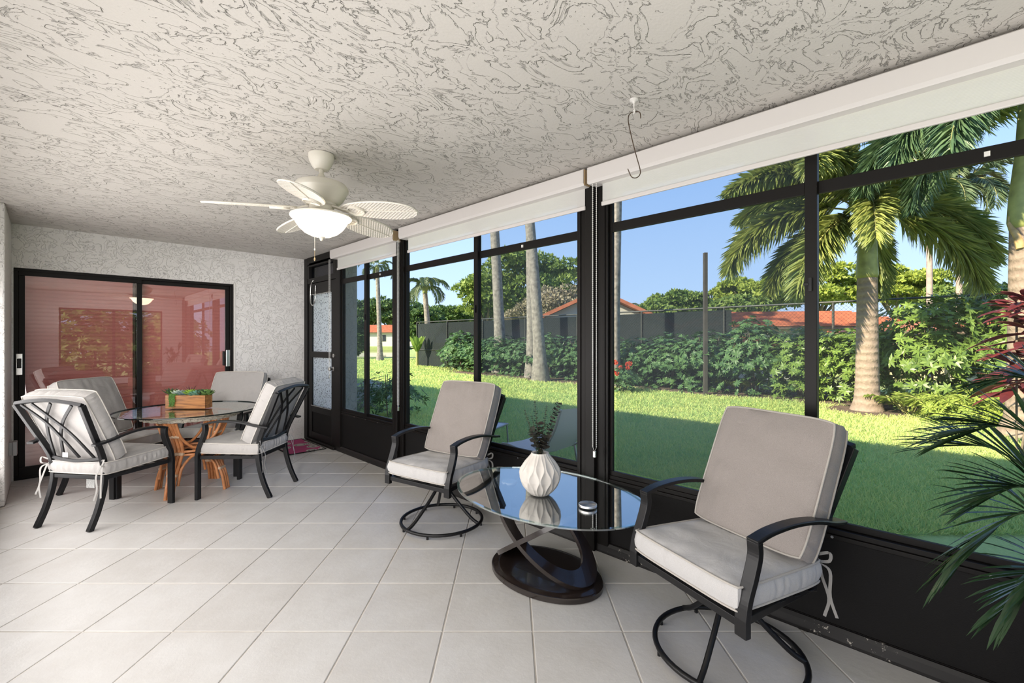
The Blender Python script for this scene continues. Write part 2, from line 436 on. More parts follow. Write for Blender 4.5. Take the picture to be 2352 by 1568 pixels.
MB().box(.932, .952, -.05, -.015, 1.0, 1.17).build('handle', M['metal'], sb, bevel=.004)
struct(MB().box(DX0-.022, DX0, -.02, .006, 0, DZ+.01).build('trim_1', M['white_trim'], bevel=.003))
# red blinds behind the glass
M['blind'] = mat('red_blind', (.74, .31, .27), .75, noise=(3, .12))
for k, (x0, x1, lab) in enumerate(((1.77, 2.59, 'closed red slatted blind behind the left glass panel'), (.88, 1.69, 'closed red slatted blind behind the right glass panel'))):
    bl = thing('window_blind', lab, 'blind', ((x0+x1)/2, -.105, 0), group='red blinds behind the sliding glass door')
    wd = (x1-x0)
    MB().box(-wd/2, wd/2, -.02, .015, 1.90, 1.945).build('head_rail', M['blind'], bl, bevel=.003)
    MB().box(-wd/2, wd/2, -.012, .012, .055, .075).build('bottom_rail', M['blind'], bl, bevel=.003)
    sm = MB().add([(-wd/2, -.008, -.021), (wd/2, -.008, -.021), (wd/2, .0, 0), (-wd/2, .0, 0), (wd/2, .004, .021), (-wd/2, .004, .021),
                   (-wd/2, -.010, -.021), (wd/2, -.010, -.021), (wd/2, .002, .021), (-wd/2, .002, .021)],
                  [(0, 1, 2, 3), (3, 2, 4, 5), (7, 6, 9, 8), (0, 6, 7, 1), (5, 4, 8, 9), (0, 3, 5, 9, 6), (1, 7, 8, 4, 2)]).mesh('slat', M['blind'])
    for q_ in range(48):
        link_mesh('slat', sm, bl, (0, 0, .095+q_*.0380))
struct(rect_box('wall_inner_room', .7, 2.8, -.30, -.26, 0, 2.2, M['white_trim']))
struct(rect_box('floor_inner_room', .7, 2.8, -.27, -.08, -.04, 0.0, M['grout']))

# ------------------------------------------------------------------ window wall
BAYS = [(1.055, 1.625, 2.215), (2.415, 3.445, 4.462), (4.692, 5.737, 6.86)]
posts = [(.0, .10), (.945, 1.055), (2.215, 2.415), (4.462, 4.692), (6.86, 7.80)]
FX0, FX1 = -.055, .02
scr = bpy.data.materials.new('insect_screen'); scr.use_nodes = True
t = scr.node_tree; t.nodes.remove(t.nodes['Principled BSDF'])
d_ = N(t, 'ShaderNodeBsdfDiffuse', Color=(.10, .13, .16, 1)); tr_ = N(t, 'ShaderNodeBsdfTransparent', Color=(.86, .89, .91, 1)); ms_ = N(t, 'ShaderNodeMixShader'); ms_.inputs[0].default_value = .10
t.links.new(tr_.outputs[0], ms_.inputs[1]); t.links.new(d_.outputs[0], ms_.inputs[2]); t.links.new(ms_.outputs[0], t.nodes['Material Output'].inputs['Surface'])
for k, (a, b) in enumerate(posts):
    p_ = struct(MB().box(FX0, FX1, a, b, 0, CEIL).build('trim_%d' % (k+2), M['frame'], bevel=.003))
    if b-a > .15:
        c_ = (a+b)/2
        MB().box(FX1, FX1+.028, c_-.035, c_+.035, 0, CEIL-.02).build('cover_strip', M['frame'], p_, bevel=.004)
        if k == 4: continue
        for yy in (a+.02, b-.03):
            MB().box(FX1, FX1+.008, yy, yy+.012, .44, CEIL-.02).build('jamb_groove', M['frame'], p_, bevel=.002)
header = struct(rect_box('trim_7', FX0, FX1, .10, 6.86, 2.27, CEIL, M['frame']))
chip = bpy.data.materials.new('chipped_black_curb'); chip.use_nodes = True
t = chip.node_tree; p = t.nodes['Principled BSDF']; p.inputs['Roughness'].default_value = .4
g = N(t, 'ShaderNodeNewGeometry'); n = N(t, 'ShaderNodeTexNoise', Scale=38.0, Detail=8.0, Roughness=.75); n2 = N(t, 'ShaderNodeTexNoise', Scale=1.6, Detail=1.0)
t.links.new(g.outputs['Position'], n.inputs['Vector']); t.links.new(g.outputs['Position'], n2.inputs['Vector'])
mm = N(t, 'ShaderNodeMapRange'); mm.inputs['From Min'].default_value = .60; mm.inputs['From Max'].default_value = .62; t.links.new(n.outputs['Fac'], mm.inputs['Value'])
m2 = N(t, 'ShaderNodeMapRange'); m2.inputs['From Min'].default_value = .57; m2.inputs['From Max'].default_value = .60; t.links.new(n2.outputs['Fac'], m2.inputs['Value'])
mx = N(t, 'ShaderNodeMix'); mx.data_type = 'RGBA'; mx.inputs['A'].default_value = (.008, .007, .007, 1); mx.inputs['B'].default_value = (.5, .46, .4, 1)
t.links.new(math_n(t, 'MULTIPLY', mm.outputs[0], m2.outputs[0]), mx.inputs['Factor']); t.links.new(mx.outputs['Result'], p.inputs['Base Color'])
curb_prof = [(-.05, -.01), (.024, -.01), (.024, .012), (.020, .045), (.010, .060), (-.05, .060)]
cb = MB(); n_ = len(curb_prof)
for y in (.95, ROOM_END): cb.v += [(x, y, z) for x, z in curb_prof]
cb.f += [(i, (i+1) % n_, n_+(i+1) % n_, n_+i) for i in range(n_)]+[tuple(range(n_)), tuple(range(2*n_-1, n_-1, -1))]
struct(cb.build('baseboard_right', chip))

TZ0, TZ1, GZ = 1.958, 2.014, .505
for k, (y0, ym, y1) in enumerate(BAYS):
    wn = bpy.data.objects.new('window_%d' % (k+1), None); COL.objects.link(wn); struct(wn)
    MB().box(FX0, FX0+.05, y0, y1, .05, .445).build('kick_panel', M['panel'], wn)
    ledge_ = MB().box(FX0, .012, y0, y1, .435, .455).box(FX0, .004, y0, y1, .455, .478)
    ledge_.build('sill', M['frame'], wn, bevel=.003)
    MB().box(FX0+.0, .0, y0, y1, .05, .062).build('bottom_rail', M['frame'], wn)
    for s_, (a, b, xx) in enumerate(((y0, ym+.024, -.012), (ym-.024, y1, -.034))):
        fa, fb = (.018, .048) if s_ == 0 else (.048, .018)
        f_ = MB()
        f_.box(xx-.010, xx+.010, a, b, .478, GZ).box(xx-.010, xx+.010, a, b, 2.25, 2.28)
        f_.box(xx-.010, xx+.010, a, a+fa, GZ, 2.25).box(xx-.010, xx+.010, b-fb, b, GZ, 2.25)
        f_.box(xx-.010, xx+.010, a+fa, b-fb, TZ0, TZ1)
        fo = f_.build('sash', M['frame'], wn, bevel=.002)
        MB().box(xx-.002, xx+.002, a+fa-.003, b-fb+.003, GZ-.003, TZ0+.003).build('pane', M['glass'], fo)
        MB().box(xx-.002, xx+.002, a+fa-.003, b-fb+.003, TZ1-.003, 2.253).build('pane', M['glass'], fo)
        if s_ == 1: MB().box(xx+.010, xx+.016, (a+b)/2-.008, (a+b)/2+.008, TZ0+.018, TZ0+.036).build('screw_cap', M['cord'], fo)
        if s_ == 0:
            for zz in (1.55, .85):
                MB().box(xx+.010, xx+.022, b-.03, b-.018, zz-.03, zz+.03).box(xx+.016, xx+.026, b-.05, b-.03, zz-.004, zz+.006).build('latch', M['metal'], fo)
    sy = (y0+.018, ym-.024) if k == 2 else (ym+.024, y1-.018)
    if k > 0:
        MB().box(-.0475, -.0468, sy[0], sy[1], GZ, 2.25).build('insect_screen', scr, wn)
    else:
        MB().box(-.0475, -.0468, y0+.018, ym-.02, GZ, 2.25).build('insect_screen', scr, wn)
    for q_ in range(3):
        yy = y0+(y1-y0)*(.3+.22*q_)
        MB().cyl((0, 0), .006, 0, .003, 10).xf(Matrix.Translation((.012, yy, .446)) @ Matrix.Rotation(PI/2, 4, 'Y')).build('screw', M['chrome'], wn)

# ---- screen door with patterned film
film = bpy.data.materials.new('leaf_pattern_film'); film.use_nodes = True
t = film.node_tree; p = t.nodes['Principled BSDF']; g = N(t, 'ShaderNodeNewGeometry')
mp = N(t, 'ShaderNodeMapping'); mp.inputs['Scale'].default_value = (1, 62, 34); t.links.new(g.outputs['Position'], mp.inputs[0])
n = N(t, 'ShaderNodeTexNoise', Scale=.35, Detail=1.0); t.links.new(mp.outputs[0], n.inputs['Vector'])
vs_ = N(t, 'ShaderNodeVectorMath'); vs_.operation = 'ADD'; t.links.new(mp.outputs[0], vs_.inputs[0]); t.links.new(n.outputs['Color'], vs_.inputs[1])
v = N(t, 'ShaderNodeTexVoronoi', Scale=1.0, Randomness=1.0); t.links.new(vs_.outputs[0], v.inputs['Vector'])
mm = N(t, 'ShaderNodeMapRange'); mm.inputs['From Min'].default_value = .24; mm.inputs['From Max'].default_value = .34; t.links.new(v.outputs['Distance'], mm.inputs['Value'])
mx = N(t, 'ShaderNodeMix'); mx.data_type = 'RGBA'; mx.inputs['A'].default_value = (.09, .10, .12, 1); mx.inputs['B'].default_value = (.90, .93, .96, 1)
t.links.new(mm.outputs[0], mx.inputs['Factor']); t.links.new(mx.outputs['Result'], p.inputs['Base Color']); p.inputs['Roughness'].default_value = .25
tl = N(t, 'ShaderNodeBsdfTranslucent'); t.links.new(mx.outputs['Result'], tl.inputs['Color']); ms_ = N(t, 'ShaderNodeMixShader'); ms_.inputs[0].default_value = .6
t.links.new(p.outputs[0], ms_.inputs[1]); t.links.new(tl.outputs[0], ms_.inputs[2]); t.links.new(ms_.outputs[0], t.nodes['Material Output'].inputs['Surface'])
d2 = bpy.data.objects.new('door_2', None); COL.objects.link(d2); struct(d2)
MB().box(FX0, FX1-.005, .10, .945, 2.035, 2.10).build('head_jamb', M['frame'], d2, bevel=.002)
MB().box(-.02, -.014, .12, .93, 2.10, 2.27).build('transom_pane', glassmat('tinted_transom_glass', (.50, .48, .56), .01, .2), d2)
MB().box(FX0, FX1, .10, .16, 2.10, 2.28).box(FX0, FX1, .88, .945, 2.10, 2.28).box(FX0, FX1, .16, .88, 2.25, 2.30).build('transom_frame', M['frame'], d2, bevel=.002)
st = MB().box(-.03, .006, .115, .215, .035, 2.03).box(-.03, .006, .80, .93, .035, 2.03).box(-.03, .006, .215, .80, 1.885, 2.03)
st.box(-.03, .006, .215, .80, 1.08, 1.155).box(-.03, .006, .215, .80, .035, .12).box(-.03, .006, .215, .80, .375, .46)
lf = st.build('door_leaf', M['frame'], d2, bevel=.003)
MB().box(-.022, -.004, .215, .80, .12, .375).build('lower_panel', M['panel'], d2)
MB().box(-.014, -.010, .235, .80, 1.155, 1.885).build('patterned_pane', film, d2)
MB().box(-.014, -.010, .23, .80, .46, 1.08).build('patterned_pane', film, d2)
MB().box(.006, .012, .20, .80, .455, .462).box(.006, .012, .20, .80, 1.884, 1.890).build('glazing_bead', M['chrome'], d2)
MB().box(-.05, .05, .10, .945, -.002, .035).build('threshold', M['frame'], d2, bevel=.01)
MB().lathe([(0, 0), (.026, 0), (.026, .006), (.010, .010), (.010, .030), (.024, .038), (.027, .052), (.018, .062), (0, .064)], 20).xf(Matrix.Translation((.006, .862, .955)) @ Matrix.Rotation(PI/2, 4, 'Y')).build('door_knob', M['chrome'], d2, smooth=40)
MB().lathe([(0, 0), (.024, 0), (.022, .010), (.008, .012), (.008, .022), (0, .022)], 18).xf(Matrix.Translation((.006, .875, 1.115)) @ Matrix.Rotation(PI/2, 4, 'Y')).build('deadbolt', M['chrome'], d2, smooth=40)
hk = MB().tube(smooth_path([(.008, .36, 2.06), (.05, .36, 2.05), (.055, .31, 1.98), (.055, .30, 1.80), (.055, .37, 1.74), (.055, .44, 1.80), (.055, .45, 1.93), (.055, .46, 1.985)], 6), .007, 8)
tag(hk.build('door_hook', M['chrome'], smooth=60), 'bent metal hook hanging high on the black screen door', 'hook')

# ---- roller shades
shade = bpy.data.materials.new('solar_shade_fabric'); shade.use_nodes = True
t = shade.node_tree; p = t.nodes['Principled BSDF']; p.inputs['Base Color'].default_value = (.95, .94, .92, 1); p.inputs['Roughness'].default_value = .8
g = N(t, 'ShaderNodeNewGeometry'); wv = N(t, 'ShaderNodeTexWave', Scale=60.0, Distortion=.5); wv.bands_direction = 'Z'; t.links.new(g.outputs['Position'], wv.inputs['Vector'])
b_ = N(t, 'ShaderNodeBump', Strength=.2, Distance=.002); t.links.new(wv.outputs['Fac'], b_.inputs['Height']); t.links.new(b_.outputs[0], p.inputs['Normal'])
tl = N(t, 'ShaderNodeBsdfTranslucent', Color=(1, .98, .94, 1)); ts = N(t, 'ShaderNodeBsdfTransparent')
m1 = N(t, 'ShaderNodeMixShader'); m1.inputs[0].default_value = .42; m2 = N(t, 'ShaderNodeMixShader'); m2.inputs[0].default_value = .27
t.links.new(p.outputs[0], m1.inputs[1]); t.links.new(tl.outputs[0], m1.inputs[2]); t.links.new(m1.outputs[0], m2.inputs[1]); t.links.new(ts.outputs[0], m2.inputs[2])
t.links.new(m2.outputs[0], t.nodes['Material Output'].inputs['Surface'])
def roller(y0, y1, lab, chain_y, chain_z, zc=0):
    r = thing('roller_shade', lab, 'shade', (0, 0, 0), group='white roller shades over the windows')
    prof = [(.022, 2.348), (.105, 2.348), (.112, 2.342), (.112, 2.262), (.104, 2.252), (.100, 2.246), (.022, 2.246)]
    m = MB(); k = len(prof)
    for y in (y0, y1): m.v += [(x, y, z+zc) for x, z in prof]
    m.f += [(i, (i+1) % k, k+(i+1) % k, k+i) for i in range(k)]+[tuple(range(k)), tuple(range(2*k-1, k-1, -1))]
    m.build('cassette', M['cassette'], r)
    MB().box(.026, .106, y0-.006, y0, 2.25+zc, 2.344+zc).build('end_cap', M['cassette'], r, bevel=.002)
    MB().box(.026, .106, y1, y1+.006, 2.25+zc, 2.344+zc).build('end_cap', mat('tan_end_cap', (.42, .30, .17), .6), r, bevel=.002)
    MB().box(.050, .0515, y0+.07, y1-.03, 2.135+zc, 2.25+zc).build('shade_fabric', shade, r)
    MB().box(.046, .060, y0+.065, y1-.025, 2.112+zc, 2.137+zc).build('bottom_rail', M['cassette'], r, bevel=.004)
    # bead chain: two falls and a tensioner
    c = MB(); pts = [(.085, chain_y-.014, 2.25), (.085, chain_y-.012, chain_z+.03), (.085, chain_y, chain_z+.008), (.085, chain_y+.012, chain_z+.03), (.085, chain_y+.014, 2.25)]
    c.tube(pts, .0016, 5)
    z = 2.24
    while z > chain_z+.03:
        for s_ in (-1, 1): c.box(.0825, .0875, chain_y+s_*.013-.0025, chain_y+s_*.013+.0025, z, z+.005)
        z -= .012
    co = stuff(c.build('bead_chain', M['cord'], r))
    MB().box(.078, .092, chain_y-.010, chain_y+.010, chain_z-.03, chain_z+.012).build('chain_tensioner', M['chrome'], r, bevel=.004)
    return r
roller(1.00, 2.37, 'white roller shade over the far window beside the screen door', .93, .88)
roller(2.48, 4.575, 'white roller shade over the middle window, behind the fan', 2.43, .66)
roller(4.605, 6.95, 'widest white roller shade, over the near window on the right', 4.64, .62)

# ------------------------------------------------------------------ ceiling fan
M['fan'] = mat('cream_fan_enamel', (.78, .75, .67), .35, bump=(80, .05, .002))
FX, FY = 1.293, 3.58
fan = thing('ceiling_fan', 'cream ceiling fan with woven leaf blades and a lit glass bowl', 'ceiling fan', (FX, FY, CEIL))
def L(prof, name, m=M['fan'], n=40, parent=fan): return MB().lathe([(r, z-CEIL) for r, z in prof], n).build(name, m, parent, smooth=35)
L([(0, 2.372), (.070, 2.372), (.070, 2.352), (.066, 2.335), (.050, 2.300), (.036, 2.284), (.0, 2.284)], 'canopy')
L([(0, 2.30), (.0130, 2.30), (.0130, 2.235), (0, 2.235)], 'downrod', n=20)
L([(0, 2.262), (.014, 2.262), (.019, 2.250), (.026, 2.225), (.045, 2.214), (0, 2.214)], 'coupling')
L([(0, 2.222), (.095, 2.216), (.135, 2.200), (.148, 2.180), (.149, 2.165), (.143, 2.158), (.140, 2.150), (.118, 2.110), (.100, 2.092), (.085, 2.088), (0, 2.088)], 'motor_housing')
vt = MB()
for k in range(24):
    a = 2*PI*k/24
    vt.add([tuple(Matrix.Rotation(a, 3, 'Z') @ Vector(p)) for p in ((.104, -.004, 2.098-CEIL), (.104, .004, 2.098-CEIL), (.1185, .005, 2.1135-CEIL), (.1185, -.005, 2.1135-CEIL), (.1075, 0, 2.093-CEIL))], [(0, 1, 2, 3)])
stuff(vt.build('vent_slots', M['metal'], fan))
L([(0, 2.09), (.083, 2.09), (.083, 2.078), (.072, 2.074), (0, 2.074)], 'flywheel')
L([(0, 2.078), (.066, 2.078), (.070, 2.072), (.070, 2.028), (.066, 2.022), (0, 2.022)], 'switch_housing')
L([(0, 2.030), (.15, 2.024), (.168, 2.016), (.168, 2.008), (.150, 2.010), (0, 2.012)], 'light_plate')
bowl = bpy.data.materials.new('lit_alabaster_bowl'); bowl.use_nodes = True
t = bowl.node_tree; p = t.nodes['Principled BSDF']; p.inputs['Base Color'].default_value = (.9, .85, .75, 1); p.inputs['Emission Color'].default_value = (1, .80, .55, 1); p.inputs['Emission Strength'].default_value = 6.5
lw = N(t, 'ShaderNodeLayerWeight', Blend=.35)
bp = [(.166, 2.008), (.160, 2.000), (.146, 1.992), (.138, 1.975), (.118, 1.945), (.090, 1.920), (.055, 1.903), (.02, 1.898), (0, 1.898)]
bo = L(bp, 'glass_bowl', bowl)
L([(0, 1.902), (.020, 1.900), (.022, 1.896), (.010, 1.888), (.008, 1.880), (.004, 1.874), (0, 1.874)], 'finial')
MB().tube([(.03, -.02, 2.02-CEIL), (.03, -.02, 1.775-CEIL)], .0014, 6).lathe([(0, 1.778-CEIL), (.005, 1.772-CEIL), (.005, 1.762-CEIL), (0, 1.756-CEIL)], 10, (.03, -.02)).build('pull_chain', mat('brass_chain', (.55, .42, .25), .4, .5), fan)
MB().tube([(.05, .03, 2.02-CEIL), (.05, .03, 1.82-CEIL)], .0014, 6).lathe([(0, 1.822-CEIL), (.004, 1.817-CEIL), (.004, 1.81-CEIL), (0, 1.806-CEIL)], 10, (.05, .03)).build('pull_chain', M['cord'], fan)
weave = bpy.data.materials.new('woven_blade'); weave.use_nodes = True
t = weave.node_tree; p = t.nodes['Principled BSDF']; p.inputs['Base Color'].default_value = (.80, .76, .68, 1); p.inputs['Roughness'].default_value = .45
c = N(t, 'ShaderNodeTexCoord'); ck = N(t, 'ShaderNodeTexWave', Scale=21.0); ck.bands_direction = 'X'; ck2 = N(t, 'ShaderNodeTexWave', Scale=21.0); ck2.bands_direction = 'Y'
mpp = N(t, 'ShaderNodeMapping'); mpp.inputs['Rotation'].default_value = (0, 0, PI/4); t.links.new(c.outputs['Object'], mpp.inputs[0])
t.links.new(mpp.outputs[0], ck.inputs['Vector']); t.links.new(mpp.outputs[0], ck2.inputs['Vector'])
b_ = N(t, 'ShaderNodeBump', Strength=.9, Distance=.004); t.links.new(math_n(t, 'MULTIPLY', ck.outputs['Fac'], ck2.outputs['Fac']), b_.inputs['Height']); t.links.new(b_.outputs[0], p.inputs['Normal'])
mx = N(t, 'ShaderNodeMix'); mx.data_type = 'RGBA'; mx.inputs['A'].default_value = (.68, .63, .56, 1); mx.inputs['B'].default_value = (.93, .90, .84, 1)
t.links.new(math_n(t, 'MULTIPLY', ck.outputs['Fac'], ck2.outputs['Fac'], clamp=True), mx.inputs['Factor']); t.links.new(mx.outputs['Result'], p.inputs['Base Color'])
def blade_w(s):                      # half width along the blade, s 0..1
    return .088*math.sin(PI*min(1, (.14+.86*s)))**.62*(1-.0*s) if s < 1 else 0
NB = 22; outl = []
for i in range(NB+1):
    s_ = i/NB; s_ = s_**.8; wv_ = .094*(max(0, 1-(abs(s_-.58)/(.60 if s_ < .58 else .42))**(2.1 if s_ < .58 else 2.4)))**.58
    wv_ = max(wv_, .022 if s_ < .5 else .0005)
    outl.append((.130+s_*.452, wv_))
bm_ = MB(); top = []; 
for i, (x, y) in enumerate(outl):
    for k in range(-3, 4):
        u = k/3; z = .004*(1-u*u)
        bm_.v.append((x, y*u, z))
for i, (x, y) in enumerate(outl):
    for k in range(-3, 4):
        u = k/3; bm_.v.append((x, y*u, .004*(1-u*u)-.006))
m_ = (NB+1)*7
for i in range(NB):
    for k in range(6):
        a = i*7+k; bm_.f.append((a, a+7, a+8, a+1)); bm_.f.append((m_+a, m_+a+1, m_+a+8, m_+a+7))
    for k in (0, 6):
        a = i*7+k; bm_.f.append((a, a+7, m_+a+7, m_+a) if k else (a+7, a, m_+a, m_+a+7))
blademe = bm_.mesh('blade', weave, 50)
rim_pts = [(x, y, 0) for x, y in outl]+[(x, -y, 0) for x, y in outl[::-1]][1:]
rimme = MB().tube(rim_pts, .0042, 6, closed=True).mesh('blade_rim', M['fan'], 60)
ribme = MB().tube([(x, 0, .001-.006) for x, y in outl[3:]], .0022, 5).mesh('blade_rib', M['fan'], 60)
ironme = MB().bar([(.07, 0, .012), (.105, 0, .004), (.14, 0, -.008), (.17, 0, -.010)], .03, .008, (0, 1, 0)).bar(
    smooth_path([(.165, -.012, -.010), (.195, -.042, -.010), (.24, -.034, -.010), (.265, 0, -.010), (.24, .034, -.010), (.195, .042, -.010), (.165, .012, -.010)], 4), .012, .005, (0, 0, 1)).mesh('blade_iron', M['fan'], 40)
BLADE0 = math.radians(-18)
for k in range(5):
    a = BLADE0+k*2*PI/5
    MX = Matrix.Rotation(a, 4, 'Z') @ Matrix.Translation((0, 0, 2.062-CEIL)) @ Matrix.Rotation(math.radians(4), 4, 'Y') @ Matrix.Rotation(math.radians(-13), 4, 'X')
    b1 = link_mesh('blade', blademe, fan); b1.matrix_local = MX
    link_mesh('blade_rim', rimme, b1); link_mesh('blade_rib', ribme, b1); link_mesh('blade_iron', ironme, b1)

# ---- ceiling hook with wire S hook
hk = thing('ceiling_hook', 'small white plastic screw hook in the ceiling above the bay', 'hook', (.569, 5.179, CEIL))
MB().lathe([(0, 0), (.020, -.001), (.019, -.006), (.008, -.012), (.006, -.018), (0, -.018)], 20).build('hook_plate', M['white_trim'], hk, smooth=40)
MB().tube(smooth_path([(0, 0, -.015), (0, 0, -.035), (.006, .006, -.052), (.0, .0, -.062), (-.012, -.008, -.055), (-.014, -.01, -.04)], 5), .004, 8).build('hook_curl', M['white_trim'], hk, smooth=60)
u_ = Vector((-math.cos(A), math.sin(A), 0))     # lies across the view
pth = [u_*a+Vector((0, 0, z)) for a, z in ((.030, -.075), (.026, -.050), (.010, -.045), (-.016, -.052), (-.026, -.075), (-.020, -.12), (.004, -.22), (.026, -.30), (.026, -.325), (.010, -.340), (-.012, -.335), (-.028, -.300))]
sh = MB().tube(smooth_path(pth, 6), .0022, 8).build('wire_hook', M['wire'], smooth=60, loc=(.569, 5.179, CEIL-.01))
tag(sh, 'thin bronze S-shaped wire hook hanging from the ceiling', 'hook')

# ------------------------------------------------------------------ cushions and chairs
def cushion_mb(w_, d_, h_, puff=.018, n=40, seed=0, gather=.0035, taper=0):
    """lies in the XY plane, thickness along Z, centred"""
    m = MB(); off = Vector((seed*7.3, seed*3.1, 0))
    def plan(u, v):
        k = 1-.045*(abs(u)*abs(v))**5
        return u*w_/2*k*(1+taper*v), v*d_/2*k
    def zt(u, v):
        e = (1-abs(u)**3.2)*(1-abs(v)**3.2)
        x, y = plan(u, v)
        ea = max(abs(u), abs(v)); wr = mnoise.noise(Vector((x*7, y*11, 0))+off)*.010+mnoise.noise(Vector((x*24, y*8, 3))+off)*.006*ea*ea*2
        return h_/2+puff*max(0, e)**.6+wr*(max(0, e)**.4)
    top = {}
    for s_ in (1, -1):
        base = len(m.v)
        for i in range(n+1):
            for j in range(n+1):
                u, v = 2*i/n-1, 2*j/n-1; x, y = plan(u, v)
                z = zt(u, v) if s_ > 0 else -(h_/2+puff*.6*max(0, (1-abs(u)**3)*(1-abs(v)**3))**.6)
                m.v.append((x, y, z))
        for i in range(n):
            for j in range(n):
                a = base+i*(n+1)+j; q = (a, a+n+1, a+n+2, a+1)
                m.f.append(q if s_ > 0 else q[::-1])
        top[s_] = base
    ring = [(i, 0) for i in range(n)]+[(n, j) for j in range(n)]+[(n-i, n) for i in range(n)]+[(0, n-j) for j in range(n)]
    R = len(ring); levels = 4; rows = [[top[-1]+i*(n+1)+j for i, j in ring]]
    # finer wall with vertical gathers
    for l in range(1, levels):
        tt = l/levels; row = []
        for q, (i, j) in enumerate(ring):
            u, v = 2*i/n-1, 2*j/n-1; x, y = plan(u, v)
            nx, ny = (abs(u) > .999)*u, (abs(v) > .999)*v
            bul = .008*math.sin(PI*tt)+gather*math.sin(PI*tt)*(mnoise.noise(Vector((q*.9, l*.2, seed*5.0)))*2.4+.55*math.sin(q*2.15+4*mnoise.noise(Vector((q*.13, 1, seed)))))
            z = -h_/2+tt*h_
            m.v.append((x+nx*bul, y+ny*bul, z)); row.append(len(m.v)-1)
        rows.append(row)
    rows.append([top[1]+i*(n+1)+j for i, j in ring])
    for a, b in zip(rows[:-1], rows[1:]):
        for k in range(R):
            k2 = (k+1) % R; m.f.append((a[k], a[k2], b[k2], b[k]))
    pip = []
    for s_ in (1, -1):
        pts = []
        for q, (i, j) in enumerate(ring):
            u, v = 2*i/n-1, 2*j/n-1; x, y = plan(u, v)
            pts.append((x*1.008, y*1.008, s_*(h_/2+.001)))
        pip.append(MB().tube(pts, .0042, 6, closed=True))
    return m, pip
def cushion(name, parent, w_, d_, h_, MX, m, seed, puff=.018, taper=0):
    b, pip = cushion_mb(w_, d_, h_, puff, 40, seed, taper=taper)
    o = b.build(name, m, parent, smooth=50); o.matrix_local = MX
    for pm in pip: pm.build('piping', M['piping'], o, smooth=80)
    return o
def ribbon(pts, wd=.012): return MB().bar(smooth_path(pts, 5), wd, .0015, (1, .3, 0))

